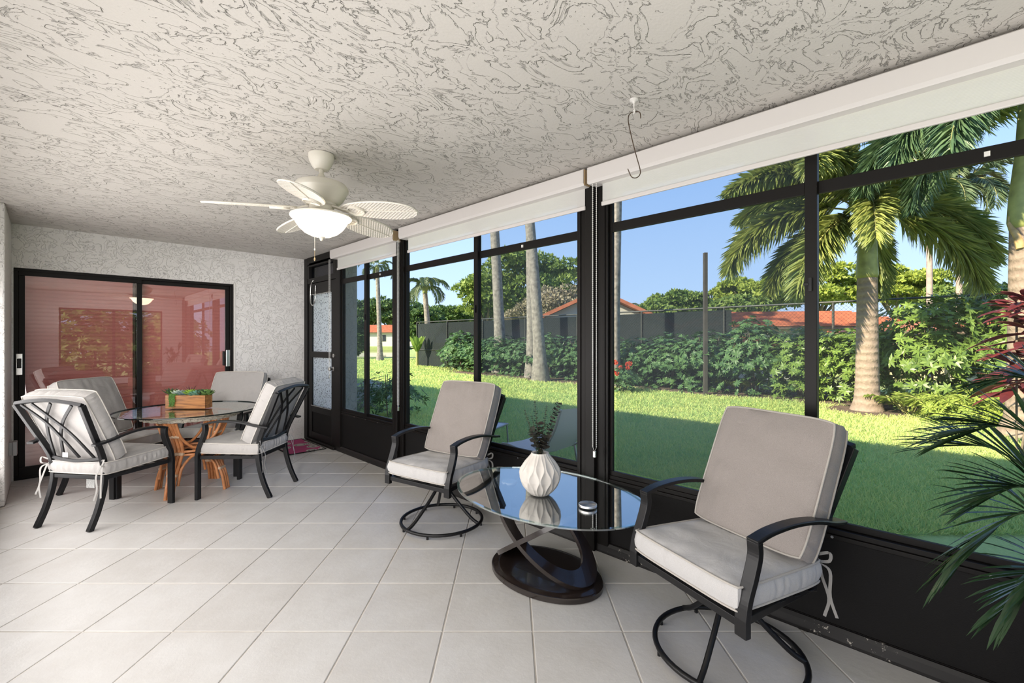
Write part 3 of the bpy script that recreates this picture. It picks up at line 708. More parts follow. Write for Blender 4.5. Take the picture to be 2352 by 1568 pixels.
BW0, BW1, BZ0, BZ1 = .205, .250, .475, .868
def back_pt(u, v):
    """on the leaning back panel: u -1..1 across, v 0..1 up"""
    hw = BW0+(BW1-BW0)*v
    return Vector((u*hw, -.225-.175*v-.012*math.sin(v*PI)*0, BZ0+(BZ1-BZ0)*v))
LAT = [[(-.87, 1.0), (-.41, .69), (-.17, .41), (.13, 0)], [(-.5, 1.02), (-.13, .76), (.30, .45), (.74, 0)],
       [(.07, 1.03), (-.30, .78), (-.61, .45), (-.93, 0)], [(.71, 1.0), (.155, .69), (-.24, .37), (-.55, 0)]]
def chair_top(t, m_cush, seed, swivel=False, back_h=.53):
    """arms, back frame, seat frame, cushions - shared by the dining and the swivel chairs"""
    mt = M['metal']
    for s_ in (-1, 1):
        # front post: S curve from the floor (or from under the seat) up to the arm
        z0 = .30 if swivel else 0.0
        pts = [(s_*.272, .252, z0), (s_*.272, .252, .36), (s_*.272, .240, .42), (s_*.272, .212, .49), (s_*.272, .190, .56), (s_*.272, .192, .612)]
        MB().bar([pts[0]]+smooth_path(pts[1:], 5), .046, .026, (1, 0, 0)).build('leg' if not swivel else 'arm_post', mt, t, bevel=.003)
        arm = smooth_path([(s_*.272, .205, .612), (s_*.274, .12, .632), (s_*.276, 0, .640), (s_*.276, -.12, .630), (s_*.270, -.235, .604), (s_*.258, -.325, .588)], 5)
        MB().bar(arm, .048, .016, (1, 0, 0)).build('armrest', mt, t, bevel=.004)
        # back upright / rear leg
        if swivel:
            up = [(s_*.225, -.19, .33), (s_*.222, -.21, .42), (s_*.217, -.235, .50), (s_*.262, -.400, .868)]
        else:
            up = [(s_*.215, -.315, 0), (s_*.214, -.262, .12), (s_*.212, -.222, .26), (s_*.211, -.212, .38), (s_*.215, -.235, .50), (s_*.237, -.315, .68), (s_*.262, -.400, .868)]
        MB().bar(smooth_path(up, 5), .030, .034, (1, .0, 0)).build('leg' if not swivel else 'back_upright', mt, t, bevel=.003)
    # seat frame
    f = MB()
    f.bar([(-.26, .245, .338), (.26, .245, .338)], .028, .024, (0, 0, 1)).bar([(-.21, -.212, .338), (.21, -.212, .338)], .028, .024, (0, 0, 1))
    for s_ in (-1, 1): f.bar([(s_*.258, .24, .338), (s_*.215, -.21, .338)], .028, .022, (0, 0, 1))
    for k in range(5):
        f.bar([(-.25, .18-k*.085, .348), (.25, .18-k*.085, .348)], .035, .004, (0, 1, 0))
    f.build('seat_frame', mt, t, bevel=.002)
    # back panel: crown, lower rail, lattice
    crown = smooth_path([back_pt(-1.06, 1.0)+Vector((0, 0, .004)), back_pt(-.6, 1.055), back_pt(0, 1.085), back_pt(.6, 1.055), back_pt(1.06, 1.0)+Vector((0, 0, .004))], 6)
    MB().bar(crown, .022, .026, (0, .42, 1)).build('top_rail', mt, t, bevel=.003)
    low = smooth_path([back_pt(-1, 0), back_pt(-.5, -.04)+Vector((0, -.012, 0)), back_pt(0, -.055)+Vector((0, -.018, 0)), back_pt(.5, -.04)+Vector((0, -.012, 0)), back_pt(1, 0)], 5)
    MB().bar(low, .022, .022, (0, .3, 1)).build('lower_rail', mt, t, bevel=.003)
    for k, q in enumerate(LAT):
        pts = smooth_path([back_pt(u, v)+Vector((0, -.004 if k < 2 else .004, 0)) for u, v in q], 6)
        MB().bar(pts, .020, .010, (1, 0, .02)).build('lattice_bar', mt, t, bevel=.002)
    # cushions
    MX = Matrix.Translation((0, .018, .412)) @ Matrix.Rotation(math.radians(1.5), 4, 'X')
    sc_ = cushion('seat_cushion', t, .515, .50, .078, MX, m_cush[0], seed, .020, taper=.04)
    lean = math.atan2(.175, BZ1-BZ0)
    MX = Matrix.Translation((0, -.268, .708)) @ Matrix.Rotation(PI/2-lean*-1, 4, 'X') @ Matrix.Rotation(0, 4, 'Z')
    MX = Matrix.Translation((0, -.235, .700+(.53-back_h)*-.5)) @ Matrix.Rotation(-(PI/2-lean)+0, 4, 'X')
    bc = cushion('back_cushion', t, .515, back_h, .085, MX, m_cush[1], seed+11, .016)
    for s_ in (-1, 1):
        x = s_*.222
        ties = [[(x, -.235, .43), (x+s_*.03, -.265, .40), (x+s_*.028, -.27, .30), (x+s_*.045, -.285, .22)],
                [(x, -.245, .43), (x-s_*.005, -.275, .36), (x+s_*.015, -.285, .28), (x-s_*.005, -.29, .20)],
                [(x, -.24, .46), (x+s_*.035, -.255, .475), (x+s_*.03, -.262, .44), (x, -.245, .43)]]
        for q in ties: ribbon(q, .011).build('tie', M['tie'], sc_ if False else t)
    return t
def dining_chair(front, dirv, lab, seed):
    """front: plan point midway between the front feet; dirv: direction the chair faces"""
    d = Vector(dirv).normalized(); o = Vector(front)-d*.252
    rz = math.atan2(d.y, d.x)-PI/2
    t = thing('dining_chair', lab, 'chair', (o.x, o.y, 0), rz, 'black lattice-back dining chairs around the rattan table')
    chair_top(t, (M['cushion_light'], M['cushion_light']), seed)
    for s_ in ():
        pass
    return t
c1 = dining_chair((1.873, 1.50), (-.81, -.587), 'black lattice-back armchair nearest the camera on the left, seen from behind', 1)
c2 = dining_chair((1.80, 1.10), (-.67, .74), 'black armchair with pale cushions at the left, facing out from the sliding door', 2)
c3 = dining_chair((1.34, 1.10), (.69, .72), 'black armchair with grey cushions behind the planter, beside the white wall', 3)
c4 = dining_chair((1.347, 1.594), (.68, -.73), 'black armchair right of the rattan table, its lattice back towards the bay', 4)
# care label on the seat underside of the near chair
cl = MB().box(-.035, .035, -.001, .001, -.10, 0).build('care_label', mat('printed_label', (.45, .45, .44), .8, noise=(160, .35)), c1, loc=(-.02, -.12, .325))
cl2 = MB().box(-.022, .022, -.001, .001, -.016, .016).build('care_label', M['white_trim'], c1, loc=(-.05, -.262, .50))

def swivel_chair(c, phi, lab, seed, back_h=.55, struts=(0, 115, 240)):
    ph = math.radians(phi)
    d = cam_dir(math.sin(ph), -math.cos(ph)); rz = math.atan2(d[1], d[0])-PI/2
    t = thing('swivel_chair', lab, 'chair', (c[0], c[1], 0), rz, 'swivel patio chairs by the windows')
    chair_top(t, (M['cushion_seat'], M['cushion']), seed, True, back_h)
    mt = M['metal']; R = .285
    MB().tube([(R*math.cos(a), R*math.sin(a), .026) for a in np.linspace(0, 2*PI, 49)[:-1]], .0115, 8, closed=True).build('base_ring', mt, t, smooth=70)
    for k in range(8):
        a = 2*PI*(k+.5)/8
        MB().cyl((R*math.cos(a), R*math.sin(a)), .008, 0, .020, 10).build('foot', mt, t)
    for k in struts:
        a = math.radians(k)-rz; ca, sa_ = math.cos(a), math.sin(a)
        MB().tube(smooth_path([(R*ca, R*sa_, .028), (.225*ca, .225*sa_, .065), (.12*ca, .12*sa_, .165), (.035*ca, .035*sa_, .262)], 5), .0115, 8).build('base_strut', mt, t, smooth=70)
    MB().lathe([(0, .235), (.034, .235), (.040, .25), (.040, .275), (.024, .285), (.024, .318), (0, .318)], 20).build('swivel_hub', mt, t, smooth=40)
    MB().box(-.10, .10, -.09, .09, .316, .328).bar([(0, .24, .325), (0, -.21, .325)], .05, .012, (1, 0, 0)).build('rocker_plate', mt, t, bevel=.003)
    return t
swivel_chair((.432, 3.58), -33, 'black swivel chair with beige cushions at the far end of the oval glass table', 5)
swivel_chair((.425, 5.525), -65, 'large black swivel chair with beige cushions, nearest the camera on the right', 6)

# ------------------------------------------------------------------ oval coffee table
M['espresso'] = mat('espresso_lacquer', (.020, .014, .012), .22, noise=(30, .15), coat=.3)
M['table_glass'] = glassmat('thick_table_glass', (.88, .91, .90), .16, 1.0, 0, 2.6)
M['glass_edge'] = mat('green_glass_edge', (.30, .42, .40), .12, spec=.8)
CTX, CTY = .466, 4.572
ct = thing('coffee_table', 'oval glass coffee table on dark interlocking oval rings', 'table', (CTX, CTY, 0))
def oval(a, b, n=64, cx=0, cy=0): return [(cx+b*math.cos(k*2*PI/n), cy+a*math.sin(k*2*PI/n)) for k in range(n)]
def oval_slab(a, b, zs, n=72):
    """zs: list of (inset, z) rings from bottom to top"""
    m = MB()
    for ins, z in zs: m.v += [(x, y, z) for x, y in oval(a-ins, b-ins, n)]
    for l in range(len(zs)-1):
        for k in range(n): m.f.append((l*n+k, l*n+(k+1) % n, (l+1)*n+(k+1) % n, (l+1)*n+k))
    m.f.append(tuple(range(n))[::-1]); m.f.append(tuple((len(zs)-1)*n+k for k in range(n)))
    return m
oval_slab(.345, .245, [(.006, 0), (0, .004), (0, .026), (.004, .030), (.012, .030), (.024, .038), (.05, .040)]).build('base', M['espresso'], ct, smooth=35)
def ring_mb(beta, n=56):
    m = MB(); La, Lb, wd, th = .358, .228, .098, .024
    ca, sa_ = math.cos(beta), math.sin(beta)
    for k in range(n):
        a = 2*PI*k/n
        for (o_, z_) in ((0, -1), (1, -1), (1, 1), (0, 1)):
            wk = wd*(.72+.28*math.sin(a)**2)
            l = (La-o_*wk)*math.sin(a); x = (Lb-o_*wk*.8)*math.cos(a); h_ = z_*th/2
            m.v.append((x, l*ca-h_*sa_, l*sa_+h_*ca))
    for k in range(n):
        k2 = (k+1) % n
        for q in range(4): m.f.append((k*4+q, k2*4+q, k2*4+(q+1) % 4, k*4+(q+1) % 4))
    return m
for beta in (math.radians(33.5), math.radians(180-33.5)):
    ring_mb(beta).build('ring', M['espresso'], ct, smooth=35, bevel=0, loc=(.0, .0, .242))
GT = .46
gtop = oval_slab(.59, .402, [(.0, GT-.008), (.0, GT-.006), (.0, GT-.0055)]).build('glass_top', M['table_glass'], ct)
# top pane is a single sheet; its ground edge is a thin band
eb = MB(); n = 96
for a_, b_, z in ((.585, .397, GT-.010), (.592, .404, GT-.009), (.592, .404, GT-.001), (.578, .390, GT+.0002)): eb.v += [(x, y, z) for x, y in oval(a_, b_, n)]
for l in range(3):
    for k in range(n): eb.f.append((l*n+k, l*n+(k+1) % n, (l+1)*n+(k+1) % n, (l+1)*n+k))
M['edge_glass'] = glassmat('bevelled_glass_edge', (.55, .72, .69), .25, 1.0, .05)
eb.build('bevelled_edge', M['edge_glass'], gtop, smooth=40)
disc_m = bpy.data.materials.new('spun_aluminium'); disc_m.use_nodes = True
p = disc_m.node_tree.nodes['Principled BSDF']; p.inputs['Base Color'].default_value = (.82, .81, .79, 1); p.inputs['Metallic'].default_value = 1; p.inputs['Roughness'].default_value = .32; p.inputs['Anisotropic'].default_value = .85
MB().cyl((0, 0), .046, 0, .013, 40).build('mounting_disc', disc_m, ct, bevel=.002, loc=(.02, .300, GT))
MB().cyl((0, 0), .046, -.022, -.010, 40).build('mounting_disc', disc_m, ct, bevel=.002, loc=(-.02, -.300, GT))

# ---- vase
VX, VY = .512, 4.575
ceram = mat('matte_white_ceramic', (.70, .66, .61), .6, bump=(120, .08, .001))
vm = MB(); NR, NZ, NT = 22, 56, 264
Hv = .225
def vr(t): return [(.0, .052), (.06, .070), (.2, .096), (.36, .1135), (.5, .117), (.62, .111), (.75, .093), (.88, .066), (.96, .050), (1, .047)]
PR = vr(0)
def prof_r(t):
    for (a, ra), (b, rb) in zip(PR[:-1], PR[1:]):
        if t <= b:
            k = (t-a)/(b-a); return ra+(rb-ra)*k
    return PR[-1][1]
for i in range(NZ+1):
    tt = i/NZ; r = (prof_r(max(0, tt-.02))+prof_r(tt)+prof_r(min(1, tt+.02)))/3
    amp = .40*math.sin(PI*min(1, tt*1.02))
    for k in range(NT):
        th = NR*k/NT                       # in units of ridge spacing
        idx = int(math.floor(th))
        def rp(q): return q+(1 if q % 2 else -1)*amp*math.sin(2*PI*1.55*tt+.6)
        cand = sorted(rp(q) for q in range(idx-2, idx+4))
        lo = max([c for c in cand if c <= th]); hi = min([c for c in cand if c > th])
        s_ = (th-lo)/(hi-lo); gap = min(1.4, hi-lo)
        dep = .0088*gap*(math.sin(PI*s_))**.75*math.sin(PI*min(1, .08+tt*.9))
        rr = r-dep; a = 2*PI*k/NT
        vm.v.append((rr*math.cos(a), rr*math.sin(a), tt*Hv))
for i in range(NZ):
    for k in range(NT): vm.f.append((i*NT+k, i*NT+(k+1) % NT, (i+1)*NT+(k+1) % NT, (i+1)*NT+k))
vm.f.append(tuple(range(NT))[::-1])
base = len(vm.v)
for k in range(NT):
    a = 2*PI*k/NT; vm.v.append((.036*math.cos(a), .036*math.sin(a), Hv-.002)); vm.v.append((.036*math.cos(a), .036*math.sin(a), Hv-.09))
for k in range(NT):
    k2 = (k+1) % NT; vm.f.append((NZ*NT+k, NZ*NT+k2, base+2*k2, base+2*k)); vm.f.append((base+2*k, base+2*k2, base+2*k2+1, base+2*k+1))
vase = vm.build('vase', ceram, smooth=70, loc=(VX, VY, GT+.0008))
tag(vase, 'round cream ceramic vase with wavy ribs on the glass coffee table', 'vase')
M['euca'] = leafmat('dried_eucalyptus', (.045, .065, .050), (.075, .050, .045), .6, .1, 6)
M['euca_green'] = leafmat('green_eucalyptus', (.05, .085, .055), (.09, .13, .08), .6, .15, 6)
M['stem'] = mat('brown_stem', (.08, .05, .03), .7)
cr = Vector((-math.cos(A), math.sin(A), 0)); cf = Vector((-math.sin(A), -math.cos(A), 0))
def sprig(dx, df, h_, lab, m, rl=.012, bend=.02, k0=.15, npair=18, taper=.6):
    t = thing('eucalyptus_sprig', lab, 'plant stem', (VX, VY, GT+Hv-.06), group='eucalyptus sprigs in the ribbed vase')
    p0 = Vector((0, 0, 0)); top = cr*dx+cf*df+Vector((0, 0, h_+.06))
    side = cr*(1 if dx > 0 else -1)
    st = dx/(abs(dx)+.05)
    pts = smooth_path([p0, cr*dx*.10+cf*df*.10+Vector((0, 0, .07)), top*.55+Vector((0, 0, .02))-cr*dx*bend, top], 8)
    MB().tube(pts, [.0022-.0014*i/len(pts) for i in range(len(pts))], 5).build('stem', M['stem'], t)
    m_ = MB()
    for i in range(npair):
        s_ = k0+(1-k0)*i/npair; q = s_*(len(pts)-1); a = pts[int(q)]; b = pts[min(int(q)+1, len(pts)-1)]; c = a.lerp(b, q-int(q)); tg = (b-a).normalized() if (b-a).length > 1e-6 else Vector((0, 0, 1))
        for s2 in (0, PI):
            an = i*1.35+s2+random.uniform(-.4, .4); o1 = tg.orthogonal().normalized(); o2 = tg.cross(o1)
            d = (o1*math.cos(an)+o2*math.sin(an)+tg*.45).normalized(); r = rl*1.3*(1-taper*s_)*random.uniform(.8, 1.15)
            sd = d.cross(tg).normalized(); nn = sd.cross(d)
            cc = c+d*(r*1.05)
            ring = [cc+(d*math.cos(x)*1.1+sd*math.sin(x))*r+nn*(.12*r*math.cos(2*x)) for x in np.linspace(0, 2*PI, 9)[:-1]]
            m_.add(ring+[cc-nn*r*.15], [(8, x, (x+1) % 8) for x in range(8)])
    stuff(m_.build('leaves', m, t))
    return t
sprig(.108, .02, .27, 'tallest eucalyptus sprig, reaching up to the right of the vase', M['euca'], .012, .02, .4, 26, .25)
sprig(-.03, .0, .285, 'upright eucalyptus sprig in the middle left of the vase', M['euca_green'], .011, .0, .25, 24)
sprig(-.085, .02, .235, 'eucalyptus sprig with its tip curling left over the lawn', M['euca_green'], .010, -.03, .35, 22)
sprig(.035, -.01, .26, 'fine bluish eucalyptus sprig right of the vase centre', M['euca_green'], .009, .0, .25, 26)
sprig(.075, .02, .14, 'low eucalyptus sprig leaning right above the vase', M['euca'], .010, .01, .3, 16)
sprig(-.05, -.02, .13, 'short dark eucalyptus sprig low on the left of the vase', M['euca'], .016, .0, .45, 8, .2)
sprig(.0, .02, .16, 'broad-leaved dark sprig standing over the mouth of the vase', M['euca'], .016, .0, .45, 10, .2)
sprig(.03, -.03, .10, 'short brown sprig low on the right of the vase', M['euca'], .015, .0, .5, 7, .2)
sprig(-.045, .03, .20, 'thin green sprig behind the left side of the vase', M['euca_green'], .009, .0, .3, 20)

# ------------------------------------------------------------------ rattan dining table
TX, TY, TZ, TR = 1.536, 1.452, .706, .531
M['cane'] = mat('orange_rattan', (.50, .20, .075), .38, noise=(22, .25), coat=.2)
M['cane_bind'] = mat('pale_binding', (.50, .36, .25), .6, noise=(90, .2))
M['dining_glass'] = glassmat('dining_glass', (.90, .94, .92), .06, .9)
M['wicker'] = mat('pale_wicker', (.40, .36, .30), .6, noise=(60, .3))
dt = thing('dining_table', 'round glass table on a bent rattan base with wicker rim', 'table', (TX, TY, 0), math.radians(2))
g_ = MB().cyl((0, 0), TR, TZ-.008, TZ-.0075, 96).build('glass_top', M['dining_glass'], dt)
eb = MB(); n = 96
for r, z in ((TR-.002, TZ-.010), (TR+.001, TZ-.008), (TR+.001, TZ-.002), (TR-.003, TZ)): eb.v += [(r*math.cos(2*PI*k/n), r*math.sin(2*PI*k/n), z) for k in range(n)]
for l in range(3):
    for k in range(n): eb.f.append((l*n+k, l*n+(k+1) % n, (l+1)*n+(k+1) % n, (l+1)*n+k))
M['dark_edge'] = glassmat('dining_glass_edge', (.02, .04, .04), .05, .5, .08)
eb.build('glass_edge', M['dark_edge'], g_, smooth=40)
OFF = Vector((-.02, -.03, 0))
for k in range(4):
    a0 = PI/4+k*PI/2
    for s_ in (-1, 0, 1):
        a = a0+s_*.10; aa = a0+s_*.17
        pr = [(.292, .0), (.265, .14), (.203, .28), (.170, .36), (.192, .45), (.252, .56), (.312, .66)]
        pts = [Vector((r*math.cos(a0)-s_*.028*math.sin(a0), r*math.sin(a0)+s_*.028*math.cos(a0), z))+OFF for r, z in pr]
        MB().tube(smooth_path(pts, 5), .0125, 10).build('rattan_leg_cane', M['cane'], dt, smooth=70)
    for (r, z) in ((.248, .185), (.176, .345), (.218, .50)):
        c = Vector((r*math.cos(a0), r*math.sin(a0), z))+OFF
        MB().box(-.017, .017, -.045, .045, -.014, .014).build('binding', M['cane_bind'], dt, bevel=.012, loc=c, rotz=a0)
    # arches between neighbouring legs
    a1 = a0+PI/2
    P = lambda r, a, z: Vector((r*math.cos(a), r*math.sin(a), z))+OFF
    MB().tube(smooth_path([P(.252, a0+.17, .10), P(.222, a0+.27, .25), P(.165, (a0+a1)/2, .335), P(.222, a1-.27, .25), P(.252, a1-.17, .10)], 7), .011, 8).build('arch', M['cane'], dt, smooth=70)
    MB().tube(smooth_path([P(.285, a0+.16, .62), P(.225, a0+.25, .48), P(.150, (a0+a1)/2, .385), P(.225, a1-.25, .48), P(.285, a1-.16, .62)], 7), .011, 8).build('arch', M['cane'], dt, smooth=70)
for rr, z in ((.170, .335), (.166, .362), (.300, .655)):
    MB().tube([Vector((rr*math.cos(a), rr*math.sin(a), z))+OFF for a in np.linspace(0, 2*PI, 41)[:-1]], .011, 8, closed=True).build('hoop', M['cane'], dt, smooth=70)
wk = MB()
for l in range(7):
    z = .640+l*.0082; r0 = .355+l*.0095
    wk.tube([Vector(((r0+.006*math.cos(a*24+PI*l))*math.cos(a), (r0+.006*math.cos(a*24+PI*l))*math.sin(a), z))+OFF for a in np.linspace(0, 2*PI, 145)[:-1]], .0038, 5, closed=True)
for k in range(48):
    a = 2*PI*k/48; wk.tube([Vector((.33*math.cos(a), .33*math.sin(a), .630))+OFF, Vector((.35*math.cos(a), .35*math.sin(a), .636))+OFF, Vector((.415*math.cos(a), .415*math.sin(a), .694))+OFF], .003, 5)
for l in range(4):
    r0 = .335-l*.014
    wk.tube([Vector(((r0)*math.cos(a), (r0)*math.sin(a), .634+.004*math.cos(a*24+PI*l)))+OFF for a in np.linspace(0, 2*PI, 145)[:-1]], .0038, 5, closed=True)
stuff(wk.build('wicker_rim', M['wicker'], dt, smooth=80))

# ---- planter with succulents
wood = bpy.data.materials.new('acacia_wood'); wood.use_nodes = True
t = wood.node_tree; p = t.nodes['Principled BSDF']; p.inputs['Roughness'].default_value = .45
c = N(t, 'ShaderNodeTexCoord'); mp = N(t, 'ShaderNodeMapping'); mp.inputs['Scale'].default_value = (2, 8, 22); t.links.new(c.outputs['Object'], mp.inputs[0])
n = N(t, 'ShaderNodeTexNoise', Scale=3.0, Detail=5.0, Distortion=.5); t.links.new(mp.outputs[0], n.inputs['Vector'])
mx = N(t, 'ShaderNodeMix'); mx.data_type = 'RGBA'; mx.inputs['A'].default_value = (.15, .055, .016, 1); mx.inputs['B'].default_value = (.40, .17, .048, 1)
mr = N(t, 'ShaderNodeMapRange'); mr.inputs['From Min'].default_value = .35; mr.inputs['From Max'].default_value = .65; t.links.new(n.outputs['Fac'], mr.inputs['Value'])
t.links.new(mr.outputs[0], mx.inputs['Factor']); t.links.new(mx.outputs['Result'], p.inputs['Base Color'])
# long axis runs slightly towards the window
PA = math.atan2(.264, -.259); PLX, PLY = 1.535, 1.385
pl = thing('planter_box', 'small rectangular wooden planter on the round glass table', 'planter', (PLX, PLY, TZ), PA)
PW, PD, PH = .345, .10, .115
for a in ((-PW/2, PW/2, -PD/2, -PD/2+.010), (-PW/2, PW/2, PD/2-.010, PD/2)): MB().box(a[0], a[1], a[2], a[3], .0, PH).build('side_board', wood, pl, bevel=.002)
for x in (-PW/2, PW/2-.010): MB().box(x+.0005, x+.0095, -PD/2+.010, PD/2-.010, 0, PH-.001).build('end_board', wood, pl, bevel=.002)
MB().box(-PW/2+.01, PW/2-.01, -PD/2+.01, PD/2-.01, .004, PH-.012).build('soil', mat('potting_soil', (.05, .03, .02), .9, bump=(90, .8, .006)), pl)
def rosette(x, y, r, h_, lab, m, n=22, up=.5, wd=.36, tip=0):
    a_ = Matrix.Rotation(PA, 3, 'Z') @ Vector((x, y, 0))
    t = thing('succulent', lab, 'succulent', (PLX+a_.x, PLY+a_.y, TZ+PH-.006), 0, 'succulents in the wooden planter')
    for i in range(n):
        s_ = i/n; an = i*2.39996; el = up+(1.35-up)*s_; L_ = r*1.75*(1-.55*s_)
        d = Vector((math.cos(an)*math.cos(el), math.sin(an)*math.cos(el), math.sin(el))); sd = Vector((-math.sin(an), math.cos(an), 0)); nn = d.cross(sd)
        b0 = Vector((0, 0, h_*.25*s_)); W = L_*wd
        q = [b0, b0+d*L_*.55+sd*W/2+nn*W*.1, b0+d*L_*.9+sd*W*.32, b0+d*L_*1.05, b0+d*L_*.9-sd*W*.32, b0+d*L_*.55-sd*W/2+nn*W*.1, b0+d*L_*.5-nn*W*.28, b0+d*L_*.5+nn*W*.22]
        MB().add(q, [(0, 1, 7), (1, 2, 7), (2, 3, 7), (3, 4, 7), (4, 5, 7), (5, 0, 7), (1, 0, 6), (2, 1, 6), (3, 2, 6), (4, 3, 6), (5, 4, 6), (0, 5, 6)]).build('leaf', m, t, smooth=60)
    return t
G1 = leafmat('succulent_green', (.10, .20, .06), (.22, .36, .10), .5, .1, 20); G2 = leafmat('succulent_lime', (.24, .42, .05), (.40, .58, .10), .5, .15, 20)
G3 = leafmat('succulent_blue', (.16, .24, .22), (.30, .40, .38), .55, .05, 20); G4 = leafmat('succulent_white', (.42, .50, .40), (.60, .66, .56), .5, .05, 20); G5 = leafmat('succulent_dark', (.03, .07, .035), (.08, .12, .05), .5, .05, 20)
rosette(-.155, -.01, .052, .03, 'spiky dark succulent at the left end of the planter', G5, 16, .7, .22)
rosette(-.145, .012, .040, .03, 'small pale green succulent at the far left of the planter', G2, 14, .6, .5)
rosette(-.105, .0, .038, .04, 'whitish rosette succulent above the trailing one', G4, 20, .7, .5)
rosette(-.065, -.005, .036, .04, 'blue-grey rosette succulent in the left half of the planter', G3, 24, .5, .45)
rosette(-.035, .0, .036, .04, 'second blue-grey succulent, near the middle of the planter', G3, 24, .6, .45)
rosette(.020, -.005, .046, .045, 'bright lime green rosette in the middle of the planter', G2, 26, .55, .45)
rosette(.000, .015, .060, .04, 'reddish spiky succulent behind the lime rosette', leafmat('succulent_red', (.10, .03, .04), (.22, .10, .08), .5, .05, 20), 12, 1.0, .12)
rosette(.080, -.030, .044, .03, 'jade rosette hanging over the planter front on the right', leafmat('succulent_jade', (.10, .26, .18), (.24, .42, .32), .5, .05, 20), 26, .35, .5)
rosette(.115, .0, .050, .045, 'dark bushy succulent at the right end of the planter', G5, 26, .3, .5)
rosette(.150, .005, .048, .045, 'grey-green succulent overhanging the right end of the planter', G1, 24, .35, .5)
a_ = Matrix.Rotation(PA, 3, 'Z') @ Vector((-.105, -.055, 0))
# string-of-pearls spilling over the camera-side board
tp = MB()
for k in range(34):
    x0 = random.uniform(-.135, -.085); ln = random.uniform(.04, .115); pts = []
    for q in range(9):
        s_ = q/8; pts.append(Vector((x0+random.uniform(-.004, .004), -.02-.036*min(1, s_*2.2), PH+.012*math.sin(s_*PI)-ln*max(0, s_-.25)*1.3)))
    tp.tube(pts, .0012, 4)
    for q in pts:
        r = random.uniform(.004, .006); an = random.uniform(0, 6.28); c = q+Vector((math.cos(an)*.004, -abs(math.sin(an))*.004, 0))
        tp.add([c+Vector((r, 0, 0)), c+Vector((0, r, 0)), c+Vector((-r, 0, 0)), c+Vector((0, -r, 0)), c+Vector((0, 0, r)), c+Vector((0, 0, -r))], [(0, 1, 4), (1, 2, 4), (2, 3, 4), (3, 0, 4), (1, 0, 5), (2, 1, 5), (3, 2, 5), (0, 3, 5)])
# the camera side of the planter is its local -Y or +Y side
sgn = 1 if (Matrix.Rotation(PA, 3, 'Z') @ Vector((0, -1, 0))).dot(Vector((CAM[0]-PLX, CAM[1]-PLY, 0))) > 0 else -1
trail = tp.build('trailing_succulent', leafmat('pearls_green', (.05, .13, .03), (.16, .30, .08), .5, .1, 20), loc=(PLX, PLY, TZ), rotz=PA)
trail.scale = (1, sgn, 1)
tag(trail, 'green trailing succulent spilling down the front of the planter', 'succulent', 'succulents in the wooden planter'); 

# ---- doormat
rugm = bpy.data.materials.new('swirl_mat'); rugm.use_nodes = True
t = rugm.node_tree; p = t.nodes['Principled BSDF']; p.inputs['Roughness'].default_value = .95
g = N(t, 'ShaderNodeNewGeometry'); v = N(t, 'ShaderNodeTexVoronoi', Scale=5.2); v.distance = 'EUCLIDEAN'; t.links.new(g.outputs['Position'], v.inputs['Vector'])
sw = math_n(t, 'SINE', math_n(t, 'MULTIPLY', v.outputs['Distance'], 62.0)); 
mx = N(t, 'ShaderNodeMix'); mx.data_type = 'RGBA'; mx.inputs['A'].default_value = (.52, .50, .47, 1); mx.inputs['B'].default_value = (.10, .09, .10, 1)
ms2 = N(t, 'ShaderNodeMapRange'); ms2.inputs['From Min'].default_value = .55; ms2.inputs['From Max'].default_value = .75; t.links.new(sw, ms2.inputs['Value']); t.links.new(ms2.outputs[0], mx.inputs['Factor'])
mb = N(t, 'ShaderNodeMix'); mb.data_type = 'RGBA'; mb.inputs['B'].default_value = (.48, .07, .20, 1)
ms3 = N(t, 'ShaderNodeMapRange'); ms3.inputs['From Min'].default_value = .50; ms3.inputs['From Max'].default_value = .53; t.links.new(v.outputs['Distance'], ms3.inputs['Value'])
t.links.new(mx.outputs['Result'], mb.inputs['A']); t.links.new(ms3.outputs[0], mb.inputs['Factor']); t.links.new(mb.outputs['Result'], p.inputs['Base Color'])
rg = thing('doormat', 'doormat with pink and grey swirls inside a black border at the screen door', 'mat', (.285, .44, 0))
MB().box(-.20, .20, -.375, .375, .0, .009).build('pile', rugm, rg, bevel=.003)
MB().bar([(-.205, -.38, .005), (.205, -.38, .005), (.205, .38, .005), (-.205, .38, .005)], .014, .010, (0, 0, 1), closed=True).build('border', mat('black_edging', (.012, .012, .012), .8), rg)

# ---- grey weatherproof socket cover on the left pier
so = thing('socket_cover', 'grey hinged weatherproof socket cover low on the left wall', 'outlet', (2.64, .40, .37))
MB().box(-.022, 0, -.045, .045, -.055, .055).build('back_box', M['grey'] if 'grey' in M else mat('grey_plastic', (.36, .37, .38), .45), so, bevel=.004)
MB().box(-.050, -.022, -.050, .050, -.060, .060).build('lid', mat('grey_lid', (.40, .41, .42), .45), so, bevel=.006)
#__OUTSIDE__
# ------------------------------------------------------------------ the house outside: walls and the roof that throws the shade
struct(MB().box(-.73, -.07, -.34, 0, -.12, 2.48).build('wall_exterior', M['ext_wall'], bevel=.01))
struct(MB().box(-.73, 7, -14, -.345, -.12, 2.48).box(3.0, 7, -.34, 8.4, -.12, 2.48).build('wall_house', M['ext_wall']))
struct(MB().box(-.85, 7.6, -14.3, 8.9, 2.49, 2.66).build('roof', M['white_trim']))
GZ0 = -.12
